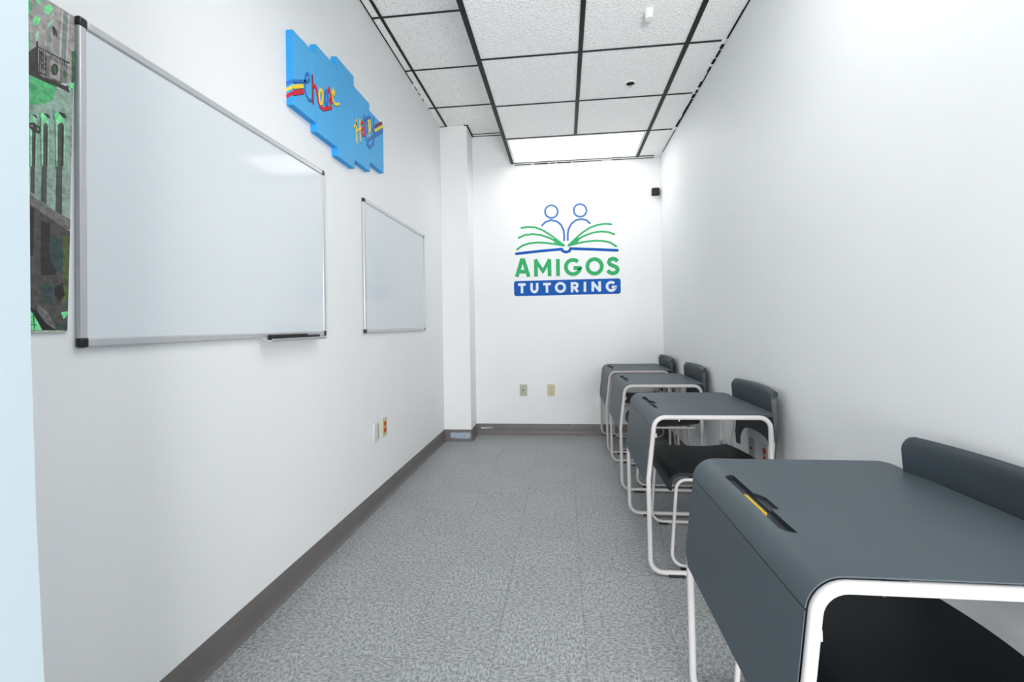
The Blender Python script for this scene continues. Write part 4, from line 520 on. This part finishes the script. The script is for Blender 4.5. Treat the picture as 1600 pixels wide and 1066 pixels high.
for k, (c, poly) in enumerate(PRINT):
    P = clip(poly, .662, 1.102, 1.856, ((.9625, 1.10), (.985, 1.858)))
    if len(P) < 3: continue
    vs = []
    for p in P:
        if not vs or (Vector(p)-Vector(vs[-1])).length > 1e-5: vs.append(p)
    if len(vs) < 3: continue
    try: f = bm.faces.new([bm.verts.new((.0052+k*.000012, p[0]-.8, p[1]-1.48)) for p in vs])
    except ValueError: continue
    f.normal_update()
    if f.normal.x < 0: f.normal_flip()
    for l in f.loops: l[cl] = (*hexc(PC[c]), 1)
bmesh.ops.triangulate(bm, faces=bm.faces)
me = bpy.data.meshes.new('printed_picture'); bm.to_mesh(me); bm.free(); me.materials.append(pm)
link(bpy.data.objects.new('printed_picture', me), ps)
# ------------------------------------------------------------------ desks
W_ = .64
def make_desk(label):
    t = thing('student_desk', label, 'desk', (0, 0, 0), 'slate student desks along the right wall')
    prof = [(.3855, .6865), (.863, .6865), (.863, .0165), (.354, .0165), (.353, .415)]
    rad = [.048, .045, .055, .055, .09]
    for y in (0, W_):
        bm = bmesh.new(); tube(bm, fillet([(x, y, z) for x, z in prof], rad, True), .0103, True, 14)
        mk('side_frame', bm, M['tube'], t)
    for x, z in ((.50, .6805), (.80, .6805)):
        bm = bmesh.new(); tube(bm, [(x, .009, z), (x, W_-.009, z)], .005); mk('crossbar', bm, M['tube'], t)
    # desktop: flat top rolling over the front edge outside the tubes, with a pencil groove
    tp = fillet([(x, 0, z) for x, z in [(.90, .6865), (.3855, .6865), (.353, .415)]], [0, .048, 0], False, 10)
    OFF = .0130; off = []
    for i, p in enumerate(tp):
        tg = (tp[min(i+1, len(tp)-1)]-tp[max(i-1, 0)]).normalized(); off.append((p.x+tg.z*OFF, p.z-tg.x*OFF))
    k0, k1 = off[-2], off[-1]
    def front(z): q = (z-k0[1])/(k1[1]-k0[1]); return k0[0]+(k1[0]-k0[0])*q
    path = [(.895, .6945), (.892, .6985)]+[(.887-(.887-off[1][0])*k/6, .6995) for k in range(6)]+[p for p in off[1:-1] if p[1] > .648]+[(front(.6470), .6470)]
    n = len(path)-1
    def f(u, v):
        i = round(v*n); x, z = path[i]
        y = .0065+(W_-.001)*u
        if i < 3: x -= .014*max(0, 1-min(u, 1-u)/.05)**2
        return (x, y, z)
    def tth(u, v): return .0022 if u < .03 or u > .97 else .0145
    bm = sheet(f, 1, n, tth, us=[0, .008, .018, .029, .033, .06, .2, .4, .6, .8, .94, .967, .971, .982, .992, 1], vs=[i/n for i in range(n+1)])
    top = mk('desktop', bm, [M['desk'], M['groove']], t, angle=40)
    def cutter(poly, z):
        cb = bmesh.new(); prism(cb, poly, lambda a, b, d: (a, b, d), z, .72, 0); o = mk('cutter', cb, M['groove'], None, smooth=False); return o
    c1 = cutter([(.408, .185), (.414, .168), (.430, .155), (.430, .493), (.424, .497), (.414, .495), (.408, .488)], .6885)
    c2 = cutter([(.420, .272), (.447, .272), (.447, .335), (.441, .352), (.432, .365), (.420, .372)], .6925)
    for c in (c1, c2):
        md = top.modifiers.new('cut', 'BOOLEAN'); md.operation = 'DIFFERENCE'; md.object = c; md.solver = 'EXACT'
    bpy.context.view_layer.update()
    ev = top.evaluated_get(bpy.context.evaluated_depsgraph_get()); me = bpy.data.meshes.new_from_object(ev)
    top.modifiers.clear(); top.data = me
    for c in (c1, c2): bpy.data.objects.remove(c)
    # modesty panel
    bm = bmesh.new(); y0, y1 = .0065, W_+.0055
    poly = [(y0, .6435), (y0, .43), (y0+.035, .400), (y1-.035, .400), (y1, .43), (y1, .6435)]
    prism(bm, poly, lambda a, b, d: (front(b)+.0004+d, a, b), 0, .0022); mk('front_panel', bm, M['desk'], t, smooth=False, bevel=.0012)
    bm = bmesh.new(); prism(bm, [(.010, .638), (.010, .652), (W_+.002, .652), (W_+.002, .638)], lambda a, b, d: (front(b)+.0016+d, a, b), 0, .001); mk('seam_strip', bm, M['black'], t, smooth=False)
    bm = bmesh.new(); cyl(bm, (.492, .020, .688), (0, 0, -1), .0055, .021, 14); cyl(bm, (.492, .020, .667), (0, 0, -1), .0045, .004, 12, .002); mk('bolt', bm, M['steel'], t)
    mk('frame_tab', B((.376, .394, .006, .014, .595, .615)), M['tube'], t, bevel=.002)
    mk('frame_tab', B((.376, .394, W_-.014, W_-.006, .595, .615)), M['tube'], t, bevel=.002)
    for y in (0, W_):
        for x in (.43, .79):
            mk('foot_pad', B((x, x+.066, y-.0118, y+.0118, 0, .0125)), M['black'], t, bevel=.003)
    return t
def make_chair(label):
    t = thing('student_chair', label, 'chair', (0, 0, 0), 'dark plastic chairs behind the desks')
    Wc = .475
    for y, s in ((0, 1), (Wc, -1)):
        pts = [(.912, y+s*.012, .640), (.886, y, .44), (.925, y, .0145), (.455, y, .0145), (.486, y, .398), (.84, y, .398)]
        bm = bmesh.new(); tube(bm, fillet(pts, [0, .05, .05, .055, .045, 0]), .0075, False, 12); mk('side_frame', bm, M['tube'], t)
        for x in (.495, .80): mk('foot_pad', B((x, x+.046, y-.009, y+.009, 0, .011)), M['black'], t, bevel=.002)
    for x in (.56, .82):
        bm = bmesh.new(); tube(bm, [(x, .004, .388), (x, Wc-.004, .388)], .0065); mk('crossbar', bm, M['tube'], t)
    # seat shell with a rolled front edge and a bowed rear edge
    sp = [(.464, .352), (.463, .372), (.466, .392), (.476, .407), (.492, .4145), (.52, .415), (.57, .409), (.63, .4035), (.70, .401), (.77, .403), (.83, .409), (.868, .417)]
    n = len(sp)-1
    def f(u, v):
        i = min(int(v*n+1e-6), n); x, z = sp[i]; c = (2*u-1)
        k = (x-.60)/.27
        if k > 0: x += .045*(1-c*c)*k*k-.012*abs(c)**6*k
        y = Wc/2+c*(.248-.010*max(0, k))
        z += .010*(abs(c)**3)*min(1, max(0, (x-.5)/.15))
        return (x, y, z)
    mk('seat', sheet(lambda u, v: f(u, v), 16, n, .015), M['seat'], t, angle=60, bevel=.002)
    # back shell: wrapped panel over an arched opening between two stems
    us = [-1, -.985, -.96, -.91, -.866, -.862, -.80, -.7, -.55, -.35, -.15, 0, .15, .35, .55, .7, .8, .862, .866, .91, .96, .985, 1]
    us = [(u+1)/2 for u in us]; nv = 14
    def bk(u, v):
        c = 2*u-1; hw = .243
        if abs(c) >= .8635: zl = .452
        else: zl = .562-.02*(abs(c)/.86)**2-.055*(abs(c)/.86)**8
        zt = .795-.012*(max(0, abs(c)-.90)/.10)**2
        z = zl+(zt-zl)*v
        hw2 = hw-.022*max(0, (.62-z)/.18)
        s = 0
        x = .925-.034*abs(c)**2.2*min(1, .35+.65*max(0, (z-.45)/.3))-.012*max(0, (.60-z)/.15)
        if v > .93: x += .012*((v-.93)/.07)**2
        return (x, Wc/2-c*hw2, z)
    def bt(u, v): return .010+.014*v*v
    mk('backrest', sheet(bk, 0, nv, bt, us=us, vs=[k/nv for k in range(nv)]+[.965, 1]), M['chair'], t, angle=60, bevel=.003)
    return t
D0 = make_desk('slate student desk nearest the doorway, with a yellow pencil in its groove')
K0 = make_chair('dark plastic student chair at the nearest desk, cut by the right edge of the photo')
DL = [None, 'slate student desk with white frame, second from the doorway', 'slate student desk with white frame, third from the doorway', 'slate student desk farthest from the doorway, against the back wall']
KL = [None, 'dark plastic chair tucked under the second desk from the doorway', 'dark plastic chair tucked under the third desk from the doorway', 'dark plastic chair tucked under the farthest desk, in the corner']
DP = [(0, .777), (0, 2.088), (.003, 3.105), (-.006, 3.99)]
KP = [(-.02, .765+.082), (0, 2.150), (.008, 3.195), (-.003, 4.07)]
for i in range(4):
    d = D0 if i == 0 else copy_tree(D0); d.location = (DP[i][0], DP[i][1], 0)
    k = K0 if i == 0 else copy_tree(K0); k.location = (KP[i][0], KP[i][1], 0)
    if i: d['label'] = DL[i]; k['label'] = KL[i]
pn = thing('pencil', 'yellow pencil lying in the groove of the nearest desk', 'pencil', (.4145, DP[0][1]+.26, .6924))
bm = bmesh.new(); cyl(bm, (0, 0, 0), (0, 1, 0), .0036, .105, 6); mk('shaft', bm, M['pencil'], pn, smooth=False)
bm = bmesh.new(); cyl(bm, (0, .105, 0), (0, 1, 0), .0036, .014, 8, .0006); mk('tip', bm, M['wood'], pn)
